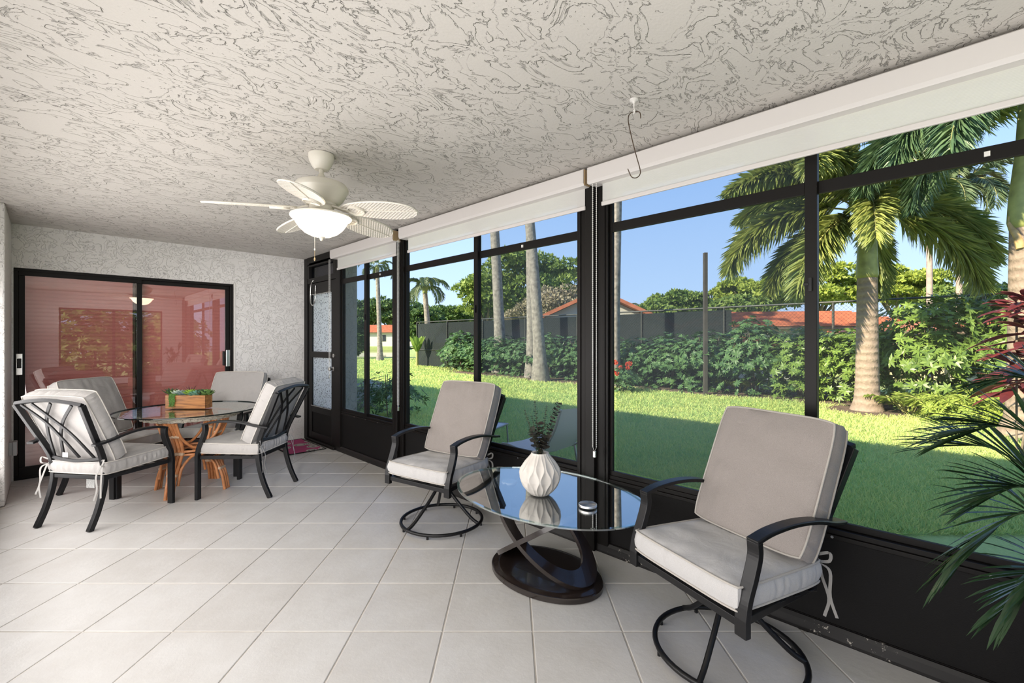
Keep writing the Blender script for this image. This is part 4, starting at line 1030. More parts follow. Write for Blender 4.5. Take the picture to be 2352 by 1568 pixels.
# ---- lawn, beds, lake
lawn_m = bpy.data.materials.new('lawn'); lawn_m.use_nodes = True
t = lawn_m.node_tree; p = t.nodes['Principled BSDF']; p.inputs['Roughness'].default_value = .9; p.inputs['Specular IOR Level'].default_value = .1
g = N(t, 'ShaderNodeNewGeometry'); n = N(t, 'ShaderNodeTexNoise', Scale=1.2, Detail=6.0, Roughness=.7); n2 = N(t, 'ShaderNodeTexNoise', Scale=26.0, Detail=4.0, Roughness=.7)
t.links.new(g.outputs['Position'], n.inputs['Vector']); t.links.new(g.outputs['Position'], n2.inputs['Vector'])
mx = N(t, 'ShaderNodeMix'); mx.data_type = 'RGBA'; mx.inputs['A'].default_value = (.32, .46, .15, 1); mx.inputs['B'].default_value = (.62, .66, .24, 1)
t.links.new(math_n(t, 'ADD', math_n(t, 'MULTIPLY', math_n(t, 'SUBTRACT', n.outputs['Fac'], .4), 1.2), math_n(t, 'MULTIPLY', n2.outputs['Fac'], .7), clamp=True), mx.inputs['Factor']); t.links.new(mx.outputs['Result'], p.inputs['Base Color'])
b_ = N(t, 'ShaderNodeBump', Strength=.8, Distance=.05); t.links.new(n2.outputs['Fac'], b_.inputs['Height']); t.links.new(b_.outputs[0], p.inputs['Normal'])
struct(MB().add([(-160, -190, GZ0), (-.05, -190, GZ0), (-.05, 60, GZ0), (-160, 60, GZ0)], [(0, 1, 2, 3)]).build('ground', lawn_m))
struct(MB().add([(-.05, -190, GZ0), (60, -190, GZ0), (60, 60, GZ0), (-.05, 60, GZ0)], [(0, 1, 2, 3)]).build('ground_behind_house', lawn_m))
M['mulch'] = mat('brown_mulch', (.17, .12, .085), .95, noise=(18, .5), bump=(40, 1.0, .03))
def bed(pts, lab):
    m = MB(); c = (sum(p[0] for p in pts)/len(pts), sum(p[1] for p in pts)/len(pts))
    n = len(pts); m.v = [(x, y, GZ0+.004) for x, y in pts]+[(c[0]+(x-c[0])*.9, c[1]+(y-c[1])*.9, GZ0+.03) for x, y in pts]
    m.f = [(i, (i+1) % n, n+(i+1) % n, n+i) for i in range(n)]+[tuple(range(n, 2*n))]
    return tag(m.build('mulch_bed', M['mulch']), lab, 'flower bed')
bed([(-9.9, 10), (-9.35, 7.5), (-9.25, 6), (-9.55, 3.6), (-9.5, 1.8), (-9.85, -1.5), (-9.6, -2.6), (-9.3, -4.2), (-9.6, -6.5), (-10.0, -9), (-10.6, -12.2), (-12.4, -12.2), (-12.4, 10)], 'long strip of brown mulch under the hedge along the fence')
bed([(-9.0+.75*math.cos(a), 4.91+.75*math.sin(a)) for a in np.linspace(0, 2*PI, 13)[:-1]], 'ring of brown mulch around the foot of the foxtail palm')
# ---- grass blades
def kites(P, D, L_, W_, up=None, rg=None, bend=0.0):
    """leaf quads folded on the midline: P base (n,3), D unit direction, L length, W width"""
    rg = rg or rng; n = len(P)
    L_ = np.broadcast_to(np.asarray(L_, float), (n,))[:, None]; W_ = np.broadcast_to(np.asarray(W_, float), (n,))[:, None]
    r = rg.normal(size=(n, 3)) if up is None else up+rg.normal(size=(n, 3))*.35
    Sd = np.cross(D, r); Sd /= np.linalg.norm(Sd, axis=1, keepdims=True)+1e-9
    Nn = np.cross(Sd, D)
    V = np.empty((n, 4, 3))
    V[:, 0] = P; V[:, 1] = P+D*L_*.45+Sd*W_/2+Nn*W_*.10; V[:, 2] = P+D*L_-np.array([0, 0, 1])*L_*bend; V[:, 3] = P+D*L_*.45-Sd*W_/2+Nn*W_*.10
    idx = np.arange(n)[:, None]*4
    Fc = np.concatenate([idx+np.array([0, 1, 2]), idx+np.array([0, 2, 3])])
    return V.reshape(-1, 3), Fc
grass_m = leafmat('grass_blades', (.38, .60, .22), (.80, .80, .29), .7, .35, .8, .1)
nb = 330000
uD = rng.random(nb); Dd = 3.3*(34/3.3)**uD**1.05; rt = rng.uniform(-.52, 1.25, nb)*Dd
gx = CAM[0]-math.cos(A)*rt-math.sin(A)*Dd; gy = CAM[1]+math.sin(A)*rt-math.cos(A)*Dd
keep = (gx < -.12) & (gy < 9.5) & ((gx > -9.5+.25*np.sin(gy*1.3)) | (gy < -9.5)) & ~((gx > -.85) & (gy < .1)) & (np.hypot(gx+9.0, gy-4.91) > .62)
gx, gy, Dd = gx[keep], gy[keep], Dd[keep]; n = len(gx)
an = rng.uniform(0, 2*PI, n); el = rng.uniform(.45, 1.35, n)
Dv = np.stack([np.cos(an)*np.cos(el), np.sin(an)*np.cos(el), np.sin(el)], 1)
V, Fc = kites(np.stack([gx, gy, np.full(n, GZ0)], 1), Dv, rng.uniform(.05, .105, n)*np.clip(Dd/9, 1, 1.5), .0065*np.clip(Dd/4.5, 1, 6), up=np.array([[0, 0, 0]]), bend=.12)
gr = link_mesh('grass', raw_mesh('grass', V, Fc, grass_m)); tag(stuff(gr), 'short green lawn grass between the screened room and the hedge', 'grass')

# ---- leaf clouds
def unit(v): return v/(np.linalg.norm(v, axis=1, keepdims=True)+1e-9)
def shrub_mesh(name, m, seed, rx=.85, ry=.85, h=1.9, ncl=820, nl=8, L_=.13, W_=.045, lump=5):
    r = np.random.default_rng(seed)
    d = unit(r.normal(size=(ncl, 3))); d[:, 2] = np.abs(d[:, 2])*1.0-.15
    k = r.random(ncl)**.35
    lum = 1+.18*np.sin(d[:, 0]*lump+seed)*np.cos(d[:, 1]*lump*.8)+.12*np.sin(d[:, 2]*9+seed)
    C = np.stack([d[:, 0]*rx*k*lum, d[:, 1]*ry*k*lum, np.clip(h*.42+d[:, 2]*h*.56*k*lum, .05, None)], 1)
    lowr = r.random(ncl) < .3; C[lowr, 2] = r.random(lowr.sum())*h*.45
    ax = unit(d+np.array([0, 0, .8])+r.normal(size=(ncl, 3))*.35)
    P = np.repeat(C, nl, 0); X = np.repeat(ax, nl, 0); a = np.tile(np.arange(nl)*2*PI/nl, ncl)+np.repeat(r.random(ncl)*6, nl)
    o1 = unit(np.cross(X, np.array([[.3, .5, .9]]))); o2 = np.cross(X, o1)
    D = unit(o1*np.cos(a)[:, None]+o2*np.sin(a)[:, None]+X*.15+np.array([0, 0, -.12]))
    V, Fc = kites(P, D, L_*r.uniform(.7, 1.2, len(P)), W_, up=X, rg=r)
    return raw_mesh(name, V, Fc, m)
hedge_m = leafmat('schefflera_leaves', (.09, .17, .035), (.26, .38, .08), .38, .25, .8, .5)
hedge_d = leafmat('dark_shrub_leaves', (.05, .12, .05), (.14, .25, .08), .45, .2, .8, .4)
M['twig'] = mat('grey_brown_bark', (.20, .16, .12), .9, noise=(12, .3))
sm = [shrub_mesh('foliage', hedge_m, 3, .95, .95, 2.05), shrub_mesh('foliage', hedge_m, 5, 1.0, .85, 1.8), shrub_mesh('foliage', hedge_d, 8, .95, 1.0, 1.75, L_=.11, W_=.042),
      shrub_mesh('foliage', hedge_d, 12, .9, 1.0, 1.6, L_=.10, W_=.040)]
def stems_mesh(seed, n=7, h=1.3, r0=.03, spread=.5, r1=.008):
    rr = random.Random(seed); m = MB()
    for k in range(n):
        a = rr.uniform(0, 6.28); b = rr.uniform(0, 6.28); s_ = spread*rr.uniform(.4, 1)
        m.tube(smooth_path([(.08*math.cos(a), .08*math.sin(a), 0), (s_*.5*math.cos(a), s_*.5*math.sin(a), h*.5), (s_*math.cos(a)+.1*math.cos(b), s_*math.sin(a)+.1*math.sin(b), h)], 3), [r0+(r1-r0)*i/6 for i in range(7)], 5)
    return m.mesh('stems', M['twig'], 80)
stm = [stems_mesh(1), stems_mesh(2)]
def shrub(x, y, lab, mesh, sc_=1, grp='hedge shrubs in front of the fence', stem=None, zs=1, name='shrub', cat='shrub'):
    t = thing(name, lab, cat, (x, y, GZ0), 0, grp)
    f = stuff(link_mesh('foliage', mesh, t, scale=(sc_, sc_, sc_*zs), rot=(0, 0, random.uniform(0, 6.28))))
    link_mesh('stems', stem or stm[0], t, scale=(sc_*.8, sc_*.8, sc_*zs)); return t
HS = [  # y along the hedge, x, mesh, scale, height factor, label
 (9.2, -10.9, 0, 1.15, 1.3, 'last tall hedge shrub at the right edge of the view'),
 (7.9, -10.3, 1, 1.05, 1.4, 'tall hedge shrub behind the big palm trunk at the right edge'),
 (6.9, -10.5, 0, 1.05, 1.33, 'tall bright hedge shrub second to the right of the foxtail palm'),
 (5.8, -10.2, 0, 1.05, 1.25, 'bright hedge shrub just right of the foxtail palm trunk'),
 (4.6, -10.5, 1, 1.05, 1.1, 'hedge shrub directly behind the foxtail palm trunk'),
 (3.5, -10.4, 0, .98, .98, 'hedge shrub between the foxtail palm and the window mullion'),
 (2.4, -10.5, 2, 1.1, 1.12, 'dark hedge shrub right of the steel post'),
 (1.2, -10.4, 3, 1.1, 1.05, 'dark hedge shrub directly behind the steel post'),
 (.1, -10.5, 2, 1.0, 1.0, 'dark hedge shrub left of the steel post'),
 (-1.0, -10.6, 3, 1.05, .98, 'dark hedge shrub two places left of the steel post'),
 (-2.2, -10.6, 2, 1.0, .98, 'dark hedge shrub beside the slim bare trunk at the bay post'),
 (-3.4, -10.7, 3, 1.05, 1.02, 'dark hedge shrub right of the leaning trunk'),
 (-4.9, -10.9, 2, 1.05, .98, 'dark hedge shrub behind the pair of leaning trunks'),
 (-6.2, -10.9, 3, 1.1, .95, 'dark hedge shrub left of the leaning pair of trunks'),
 (-7.6, -11.0, 2, 1.1, .92, 'dark hedge shrub behind the middle window mullion'),
 (-9.2, -11.2, 3, 1.2, .9, 'hedge shrub left of the middle window mullion'),
 (-10.8, -11.5, 2, 1.2, .95, 'last hedge shrub at the left end of the fence')]
for (y, x, k, s_, zs, lab) in HS: shrub(x, y, lab, sm[k], s_, zs=zs, stem=stm[k % 2])
# low plants in front of the hedge
low_m = leafmat('lime_groundcover', (.20, .30, .05), (.42, .50, .10), .5, .3, 2, .3)
lowm = shrub_mesh('foliage', low_m, 21, .75, .75, .62, 330, 7, .12, .03)
for x, y, lab in ((-8.3, 7.3, 'yellow-green groundcover at the foot of the red plant'), (-8.9, 8.2, 'yellow-green groundcover at the right edge behind the red plant'), (-8.6, 6.3, 'yellow-green fern clump right of the foxtail palm'), (-7.6, 8.4, 'yellow-green groundcover nearest the big ringed trunk')):
    shrub(x, y, lab, lowm, 1, 'yellow-green groundcover plants', stems_mesh(4, 4, .3, .01, .3), name='groundcover_plant', cat='plant')
# small fan palms at the hedge foot
def frond_mesh(name, m, length=2.6, droop=.9, el=60, nleaf=110, L_=.42, W_=.03, plume=True, seed=0, stalk=.18, rachis_m=None):
    """one palm frond: starts at the origin, heads out along +X and arches over"""
    r = np.random.default_rng(seed); n = nleaf
    ts = np.linspace(0, 1, 15); e0 = math.radians(el); pts = []
    x = z = 0; step = length/14
    for i, s_ in enumerate(ts):
        e = e0-droop*2.0*s_**1.15
        pts.append((x, 0, z)); x += step*math.cos(e); z += step*math.sin(e)
    pts = np.array(pts)
    tt = stalk+(1-stalk)*np.repeat(np.linspace(0, .995, n), 1); q = tt*13.999; i0 = q.astype(int); i0 = np.clip(i0, 0, 13); f = (q-i0)[:, None]
    P = pts[i0]*(1-f)+pts[i0+1]*f; T = unit(pts[i0+1]-pts[i0])
    Nn = np.cross(T, np.array([[0, 1, 0]])); Nn *= np.sign(Nn[:, 2:3]+1e-9); Sd = np.array([[0, 1, 0]])*np.ones((n, 1))
    side = np.where(np.arange(n) % 2 == 0, 1, -1)[:, None]
    if plume: ang = r.uniform(-1.2, 1.2, n)[:, None]
    else: ang = r.uniform(-.15, .35, n)[:, None]
    D = unit(T*r.uniform(.55, .85, (n, 1))+(Sd*side*np.cos(ang)+Nn*np.sin(ang))*.95+np.array([0, 0, -.22]))
    prof = np.sin(PI*np.clip(.10+tt*.82, 0, 1))**.6
    V, Fc = kites(P, D, L_*prof*r.uniform(.85, 1.15, n), W_, up=Nn, rg=r, bend=.22)
    me = raw_mesh(name, V, Fc, m)
    rb = MB().tube([tuple(p) for p in pts], [.022-.017*i/14 for i in range(15)], 5).mesh('rachis', rachis_m or M['rachis'], 80)
    return me, rb
M['rachis'] = mat('palm_rachis', (.34, .33, .12), .5)
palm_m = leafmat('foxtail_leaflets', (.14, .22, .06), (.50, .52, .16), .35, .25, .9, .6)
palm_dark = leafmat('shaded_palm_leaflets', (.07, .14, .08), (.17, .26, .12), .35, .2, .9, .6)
queen_m = leafmat('queen_palm_leaflets', (.10, .16, .08), (.22, .28, .14), .45, .25, .9, .4)
trunk_m = bpy.data.materials.new('ringed_palm_trunk'); trunk_m.use_nodes = True
t = trunk_m.node_tree; p = t.nodes['Principled BSDF']; p.inputs['Roughness'].default_value = .85
c = N(t, 'ShaderNodeNewGeometry'); wv = N(t, 'ShaderNodeTexWave', Scale=2.2, Distortion=1.6); wv.bands_direction = 'Z'; wv.inputs['Detail'].default_value = 3; wv.inputs['Detail Scale'].default_value = 2.5
n = N(t, 'ShaderNodeTexNoise', Scale=22.0, Detail=5.0); n3 = N(t, 'ShaderNodeTexNoise', Scale=2.0, Detail=2.0)
for k in (wv, n, n3): t.links.new(c.outputs['Position'], k.inputs['Vector'])
mx = N(t, 'ShaderNodeMix'); mx.data_type = 'RGBA'; mx.inputs['A'].default_value = (.17, .12, .085, 1); mx.inputs['B'].default_value = (.42, .33, .26, 1)
t.links.new(math_n(t, 'ADD', math_n(t, 'MULTIPLY', n.outputs['Fac'], .9), math_n(t, 'MULTIPLY', wv.outputs['Fac'], .25), clamp=True), mx.inputs['Factor']); t.links.new(mx.outputs['Result'], p.inputs['Base Color'])
b_ = N(t, 'ShaderNodeBump', Strength=.7, Distance=.02); t.links.new(math_n(t, 'ADD', wv.outputs['Fac'], n.outputs['Fac']), b_.inputs['Height']); t.links.new(b_.outputs[0], p.inputs['Normal'])
grey_trunk = mat('grey_lichened_trunk', (.27, .24, .21), .9, noise=(9, .35), bump=(16, .7, .02))
shaft_m = mat('green_crownshaft', (.34, .36, .13), .5, noise=(5, .35))
def palm(x, y, lab, z_shaft, z_crown, r0, r1, fronds, tm=trunk_m, shaft=True, lean=(0, 0), fsc=1, name='palm_tree', grp=None, seed=1, rs=.14, base_flare=1.5):
    t = thing(name, lab, 'palm tree', (x, y, GZ0), 0, grp); rr = random.Random(seed)
    H = z_shaft-GZ0; pts = []; rad = []
    for i in range(13):
        s_ = i/12; pts.append((lean[0]*s_**1.3, lean[1]*s_**1.3, H*s_)); rad.append((r0+(r1-r0)*s_)*(1+(base_flare-1)*math.exp(-s_*16)))
    MB().tube(pts, rad, 20).build('trunk', tm, t, smooth=80)
    if shaft:
        pts = [(lean[0], lean[1], H-.02+(z_crown-z_shaft)*k) for k in (0, .05, .2, .5, .8, 1.05)]
        MB().tube(pts, [r1*1.02, r1*1.12, r1*1.05, rs*1.05, rs*.85, rs*.6], 18).build('crownshaft', shaft_m, t, smooth=80)
    for i, (az, k, s_) in enumerate(fronds):
        fm, rb = FR[k]
        o = link_mesh('frond', fm, t, (lean[0]+.06*math.cos(az), lean[1]+.06*math.sin(az), z_crown-GZ0-.12), (0, 0, az), s_*fsc)
        link_mesh('rachis', rb, o)
    return t
FR = {'up': frond_mesh('frond', palm_m, 2.9, .62, 68, 900, .55, .045, True, 1), 'mid': frond_mesh('frond', palm_m, 3.0, .80, 48, 900, .55, .045, True, 2),
      'low': frond_mesh('frond', palm_m, 2.9, .85, 18, 900, .55, .045, True, 3), 'hang': frond_mesh('frond', palm_m, 2.6, .62, -12, 800, .55, .045, True, 4),
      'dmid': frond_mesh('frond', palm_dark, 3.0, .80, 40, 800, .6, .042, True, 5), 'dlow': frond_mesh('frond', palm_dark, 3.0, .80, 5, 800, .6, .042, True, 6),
      'q': frond_mesh('frond', queen_m, 2.4, 1.15, 55, 150, .55, .045, False, 7), 'q2': frond_mesh('frond', queen_m, 2.4, 1.1, 15, 150, .6, .045, False, 8),
      's': frond_mesh('frond', low_m, .75, .6, 60, 34, .30, .03, False, 9, .35)}
ca_ = lambda deg: PI*1.5-A-math.radians(deg)   # azimuth helper: 0 = away from the camera
def az_img(deg):
    """azimuth of a direction given in the view: 0 = to the right, 90 = away from the camera"""
    d = cam_dir(math.cos(math.radians(deg)), math.sin(math.radians(deg))); return math.atan2(d[1], d[0])
palm(-9.0, 4.91, 'foxtail palm with a pale ringed trunk on the lawn, bushy fronds over the bay', 2.55, 3.95, .205, .165,
     [(az_img(d), k, s_) for d, k, s_ in ((178, 'mid', 1.0), (165, 'low', 1.05), (200, 'hang', 1.0), (215, 'mid', .95), (150, 'hang', .9), (120, 'mid', 1.0), (20, 'mid', 1.0), (-5, 'low', .95), (-20, 'hang', .95), (45, 'hang', .9), (75, 'up', 1.0), (-60, 'up', 1.05), (150, 'up', 1.1), (-35, 'up', 1.1), (15, 'up', 1.1), (235, 'low', .85), (190, 'up', 1.05))], rs=.15, base_flare=1.45)
x, y = spot(2372, 6.6)
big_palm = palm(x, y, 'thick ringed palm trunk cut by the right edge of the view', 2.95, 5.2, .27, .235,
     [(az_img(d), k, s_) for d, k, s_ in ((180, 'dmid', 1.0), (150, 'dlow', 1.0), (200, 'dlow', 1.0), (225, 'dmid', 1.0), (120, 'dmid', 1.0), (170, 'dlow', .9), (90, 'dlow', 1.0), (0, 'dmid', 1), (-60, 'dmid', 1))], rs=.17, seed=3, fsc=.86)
bt = MB().tube(smooth_path([(0, 0, 0), (-.02, -.03, .18), (-.09, -.09, .36), (-.11, -.10, .50)], 5), [.05]*4+[.045]*4+[.035]*4+[.02]*4, 8)
d = cam_dir(-.23, -.05)
bt.build('leaf_base', mat('dry_leaf_base', (.55, .38, .17), .8, noise=(9, .3)), big_palm, smooth=80, loc=(d[0], d[1], 2.62-GZ0))
# tall bare trunks in front of the hedge; their crowns are above the view
def tall(px, fwd, lab, r0, r1, H, lean=(0, 0), crown='q', n=9, seed=1, grp='tall bare palm trunks along the hedge', fsc=.85, xy=None):
    x, y = xy or spot(px, fwd)
    return palm(x, y, lab, GZ0+H, GZ0+H+.35, r0, r1, [(2*PI*k/n+seed, 'q' if k % 2 else 'q2', 1.0) for k in range(n)], grey_trunk, True, lean, fsc, grp=grp, seed=seed, rs=r1*.7, base_flare=1.7)
lv = lambda r, f: cam_dir(r, f)
tall(0, 0, 'leaning grey palm trunk with a wide pale foot on the lawn, front of the pair', .20, .15, 9.5, lv(-.75, .3), xy=(-9.45, -4.05), seed=1)
tall(0, 0, 'straighter grey palm trunk just behind the leaning one', .19, .16, 10.5, lv(-.15, .2), xy=(-10.35, -5.25), seed=2)
tall(1150, 19.3, 'grey palm trunk rising out of the hedge left of the leaning pair', .24, .17, 10, lv(-.5, .2), seed=3)
tall(1409, 13.7, 'slim grey palm trunk rising beside the bay post', .17, .13, 9, lv(.22, .1), seed=4)
tall(873, 31.5, 'distant slim palm by the lake with its crown below the shade', .17, .13, 6.3, lv(-.2, 0), seed=5, grp=None, fsc=.62)
x, y = spot(987, 27)
palm(x, y, 'queen palm with drooping feathery crown over the far end of the fence', 4.1, 4.6, .19, .14, [(2*PI*k/13, ('q', 'q2', 'q')[k % 3], .72) for k in range(13)], grey_trunk, True, (.2, -.2), 1, rs=.2)
for px, fw, z, lab in ((1448, 60, 5.6, 'tiny distant fan palm above the white gable'), (2203, 15, 6.2, 'slim pinkish trunk behind the fence, right of the foxtail palm'), (2135, 14.5, 6.0, 'slim pinkish trunk behind the fence, nearest the foxtail palm')):
    x, y = spot(px, fw); k_ = 1.0 if fw > 30 else 1.05
    palm(x, y, lab, z, z+.3, .16 if fw > 30 else .085, .14 if fw > 30 else .075, [(2*PI*k/10, ('q', 'q2')[k % 2], .62 if fw > 30 else .8) for k in range(10)], mat('pinkish_trunk', (.42, .32, .27), .85, noise=(8, .2)), False, (0, 0), k_, base_flare=1.2)
for px, fw, lab in ((2090, 8.6, 'small fan palm seedling right of the mulch ring'), (2160, 8.3, 'small fan palm seedling at the hedge foot, farther right'), (1700, 12.2, 'small palm seedling at the hedge foot left of the mullion')):
    x, y = spot(px, fw)
    palm(x, y, lab, GZ0+.05, GZ0+.12, .03, .03, [(2*PI*k/8+.3, 's', 1.0) for k in range(8)], M['twig'], False, grp='palm seedlings', name='palm_seedling')

# ---- fence of chain link with a dark windscreen
fx = -11.75; fz = 2.28
fm_ = mat('dark_galvanised_fence', (.10, .10, .09), .5, .5)
fe = thing('chain_link_fence', 'tall chain-link tennis fence with a dark windscreen behind the hedge', 'fence', (fx, 0, GZ0))
fy0, fy1 = -15, 12
MB().tube([(0, fy0, fz-GZ0), (0, fy1, fz-GZ0)], .025, 8).build('top_rail', fm_, fe, smooth=70)
MB().tube([(0, fy0, .9), (0, fy1, .9)], .02, 8).build('middle_rail', fm_, fe, smooth=70)
pm = MB().tube([(0, 0, 0), (0, 0, fz-GZ0)], .03, 8).mesh('post', fm_, 70)
for k in range(11): link_mesh('post', pm, fe, (0, fy0+k*2.7, 0))
V = []; Fc = []
hh = fz-GZ0; stp = .095; i = 0
for k in range(int((fy1-fy0+hh)/stp)):
    for s_ in (1, -1):
        ya = fy0-hh+k*stp if s_ > 0 else fy0+k*stp; za, zb = 0.0, hh; yb = ya+hh if s_ > 0 else ya-hh
        if max(ya, yb) > fy1 or min(ya, yb) < fy0: continue
        w_ = .0028; V += [(0, ya-w_, za), (0, ya+w_, za), (0, yb+w_, zb), (0, yb-w_, zb), (.004, (ya), za), (.004, (yb), zb)]
        Fc += [(i, i+1, i+2), (i, i+2, i+3), (i, i+4, i+5), (i, i+5, i+3), (i+1, i+4, i+5), (i+1, i+5, i+2)]; i += 6
stuff(link_mesh('wire_mesh', raw_mesh('wire_mesh', V, Fc, fm_), fe, (.03, 0, 0)))
ws = bpy.data.materials.new('windscreen_mesh'); ws.use_nodes = True
t = ws.node_tree; p = t.nodes['Principled BSDF']; p.inputs['Base Color'].default_value = (.016, .024, .026, 1); p.inputs['Roughness'].default_value = .9
tr_ = N(t, 'ShaderNodeBsdfTransparent'); ms_ = N(t, 'ShaderNodeMixShader'); ms_.inputs[0].default_value = .88
t.links.new(tr_.outputs[0], ms_.inputs[1]); t.links.new(p.outputs[0], ms_.inputs[2]); t.links.new(ms_.outputs[0], t.nodes['Material Output'].inputs['Surface'])
MB().box(-.04, -.036, fy0, 1.4, .05, hh-.08).build('windscreen', ws, fe)

# ---- steel post in the lawn
sp = thing('steel_post', 'square dark steel post standing on the lawn in front of the hedge', 'post', (-9.40, 1.57, GZ0))
MB().box(-.045, .045, -.045, .045, 0, 3.66).build('post_shaft', mat('weathered_steel', (.10, .085, .075), .6, .3, noise=(6, .2)), sp, bevel=.004, rotz=.78)
MB().box(.04, .16, -.02, .02, 2.55, 2.59).lathe([(0, 2.50), (.05, 2.50), (.05, 2.56), (0, 2.56)], 10, (.14, 0)).build('bracket', M['chrome'], sp, rotz=2.3)

# ---- trees beyond the fence
def tree_mesh(m, seed, rx, ry, rz, nb=46, per=170, L_=.30, W_=.15):
    r = np.random.default_rng(seed)
    d = unit(r.normal(size=(nb, 3))); d[:, 2] = d[:, 2]*.8+.15
    C = d*np.array([rx, ry, rz])*(.55+.4*r.random((nb, 1)))
    n = nb*per; dd = unit(r.normal(size=(n, 3))); dd[:, 2] = np.abs(dd[:, 2])*.9-.12
    rad = np.repeat(r.uniform(.20, .34, nb)*min(rx, ry, rz*1.4), per)[:, None]
    P = np.repeat(C, per, 0)+dd*rad*np.array([1.15, 1.15, .62])
    D = unit(dd+r.normal(size=(n, 3))*.7+np.array([0, 0, -.15]))
    V, Fc = kites(P, D, L_*r.uniform(.6, 1.2, n), W_, up=dd, rg=r)
    return raw_mesh('crown', V, Fc, m)
tm1 = leafmat('broadleaf_canopy', (.09, .17, .04), (.29, .37, .09), .5, .25, .25, .3)
tm2 = leafmat('lime_canopy', (.20, .28, .05), (.46, .52, .10), .5, .3, .25, .3)
tm3 = leafmat('dark_canopy', (.055, .11, .035), (.15, .24, .07), .5, .2, .25, .3)
tm4 = leafmat('dry_pinkish_canopy', (.24, .22, .13), (.50, .42, .30), .6, .2, .25, .2)
TMs = {}
def tree(px, fwd, zc, rx, rz, lab, m, per=170, L_=.30, seed=1, grp='trees beyond the fence', W_=.15, name='tree'):
    if 20 < fwd < 40: zc, rx, rz, L_, W_, fwd = 1.3+(zc-1.3)*1.32, rx*1.32, rz*1.32, L_*1.25, W_*1.25, fwd*1.32
    x, y = spot(px, fwd); t = thing(name, lab, 'tree', (x, y, GZ0), 0, grp)
    key = (m.name, seed, rx, rz)
    if key not in TMs: TMs[key] = tree_mesh(m, seed, rx, rx, rz, per=per, L_=L_, W_=W_)
    stuff(link_mesh('crown', TMs[key], t, (0, 0, zc-GZ0), (0, 0, random.uniform(0, 6))))
    tr = MB(); rr = random.Random(seed); hz = zc-GZ0
    tr.tube([(0, 0, 0), (.05, .03, hz*.4), (.1, 0, hz*.75)], [.05*hz, .038*hz, .03*hz], 8)
    for k in range(6):
        a = k*1.05+rr.random(); tr.tube([(.08, 0, hz*.55), (rx*.35*math.cos(a), rx*.35*math.sin(a), hz*.85), (rx*.7*math.cos(a), rx*.7*math.sin(a), hz+rz*.25)], [.03*hz, .018*hz, .006*hz], 5)
    tr.build('trunk', M['twig'], t, smooth=80); return t
tree(1205, 30, 4.7, 3.6, 2.9, 'large round green tree rising above the windscreen', tm1, 330, .34, 1, W_=.18)
tree(1120, 32, 4.0, 2.0, 1.9, 'lower left shoulder tree beside the large round one', tm1, 200, .34, 2)
tree(1285, 24, 3.1, 1.6, 1.0, 'sparse pinkish-leaved tree in front of the large round one', tm4, 90, .22, 3, W_=.10)
tree(1215, 27, 2.7, 1.5, .9, 'pale olive tree under the large round one', tm4, 110, .22, 4, W_=.10)
tree(965, 25, 2.1, 1.15, 1.4, 'dark bushy tree at the left end of the fence', tm3, 180, .24, 5)
tree(1030, 34, 2.6, 1.6, 1.3, 'dark tree behind the left end of the windscreen', tm3, 150, .28, 6)
tree(816, 27, 1.3, .6, 1.8, 'dark tree beside the grey stucco wall end', tm3, 170, .24, 8)
tree(1560, 27, 3.2, 1.9, 1.1, 'green tree behind the fence left of the steel post', tm1, 210, .26, 9)
tree(1500, 24, 2.5, 1.0, .8, 'small feathery tree behind the fence near the white gable', tm1, 120, .24, 10)
tree(1745, 26, 3.7, 2.7, 1.3, 'wide sunlit lime tree right of the steel post', tm2, 260, .26, 11)
tree(1880, 25, 4.0, 2.4, 1.4, 'sunlit lime tree behind the foxtail palm', tm2, 240, .26, 12)
tree(1690, 22, 2.6, 1.4, .8, 'lower green tree behind the fence right of the steel post', tm1, 150, .24, 13)
tree(2060, 24, 3.9, 1.8, 1.2, 'lime tree just right of the foxtail palm trunk', tm2, 200, .26, 14)
tree(2215, 21, 3.0, 1.4, .9, 'green tree behind the fence near the right edge', tm1, 170, .24, 15)
tree(2300, 16, 2.3, 1.2, 1.0, 'dark green tree behind the fence beside the ringed trunk', tm3, 170, .22, 16)
for k, (px, fw, zc, rx, rz) in enumerate(((800, 95, 6, 5, 4), (850, 96, 6.5, 5.5, 3.6), (895, 98, 6.8, 6, 3.6), (1000, 90, 5, 6, 3.2), (1120, 80, 4, 6, 3.0), (1440, 85, 3.5, 6, 2.5), (1600, 70, 3.8, 6, 2.4))):
    tree(px, fw, zc, rx, rz, ('distant tree line behind the stucco wall end', 'distant tree behind the lakeside house', 'distant tree right of the lakeside house', 'distant tree behind the queen palm', 'distant tree below the large round tree', 'distant tree behind the white gable', 'distant tree behind the steel post')[k], tm3 if k < 4 else tm1, 120, .8, 20+k, 'distant trees', .4)
# banana-like leaves by the fence end
bn = thing('banana_plant', 'bright green banana plant at the left end of the fence', 'plant', (*spot(958, 24), GZ0))
bm = leafmat('banana_leaf', (.14, .26, .05), (.28, .40, .08), .4, .35, 1)
for k in range(7):
    a = k*.9; d = Vector((math.cos(a)*.45, math.sin(a)*.45, 1)).normalized(); sd = Vector((-math.sin(a), math.cos(a), 0)); L_ = 1.1; p0 = Vector((0, 0, .7))
    q = [p0, p0+d*L_*.4+sd*.16, p0+d*L_*.8+sd*.12, p0+d*L_*1.05-Vector((0, 0, .1)), p0+d*L_*.8-sd*.12, p0+d*L_*.4-sd*.16, p0+d*L_*.5+Vector((0, 0, -.03))]
    MB().add(q, [(0, 1, 6), (1, 2, 6), (2, 3, 6), (3, 4, 6), (4, 5, 6), (5, 0, 6)]).build('leaf', bm, bn)
MB().tube([(0, 0, 0), (0, 0, .9)], .07, 8).build('stem', M['rachis'], bn, smooth=70)

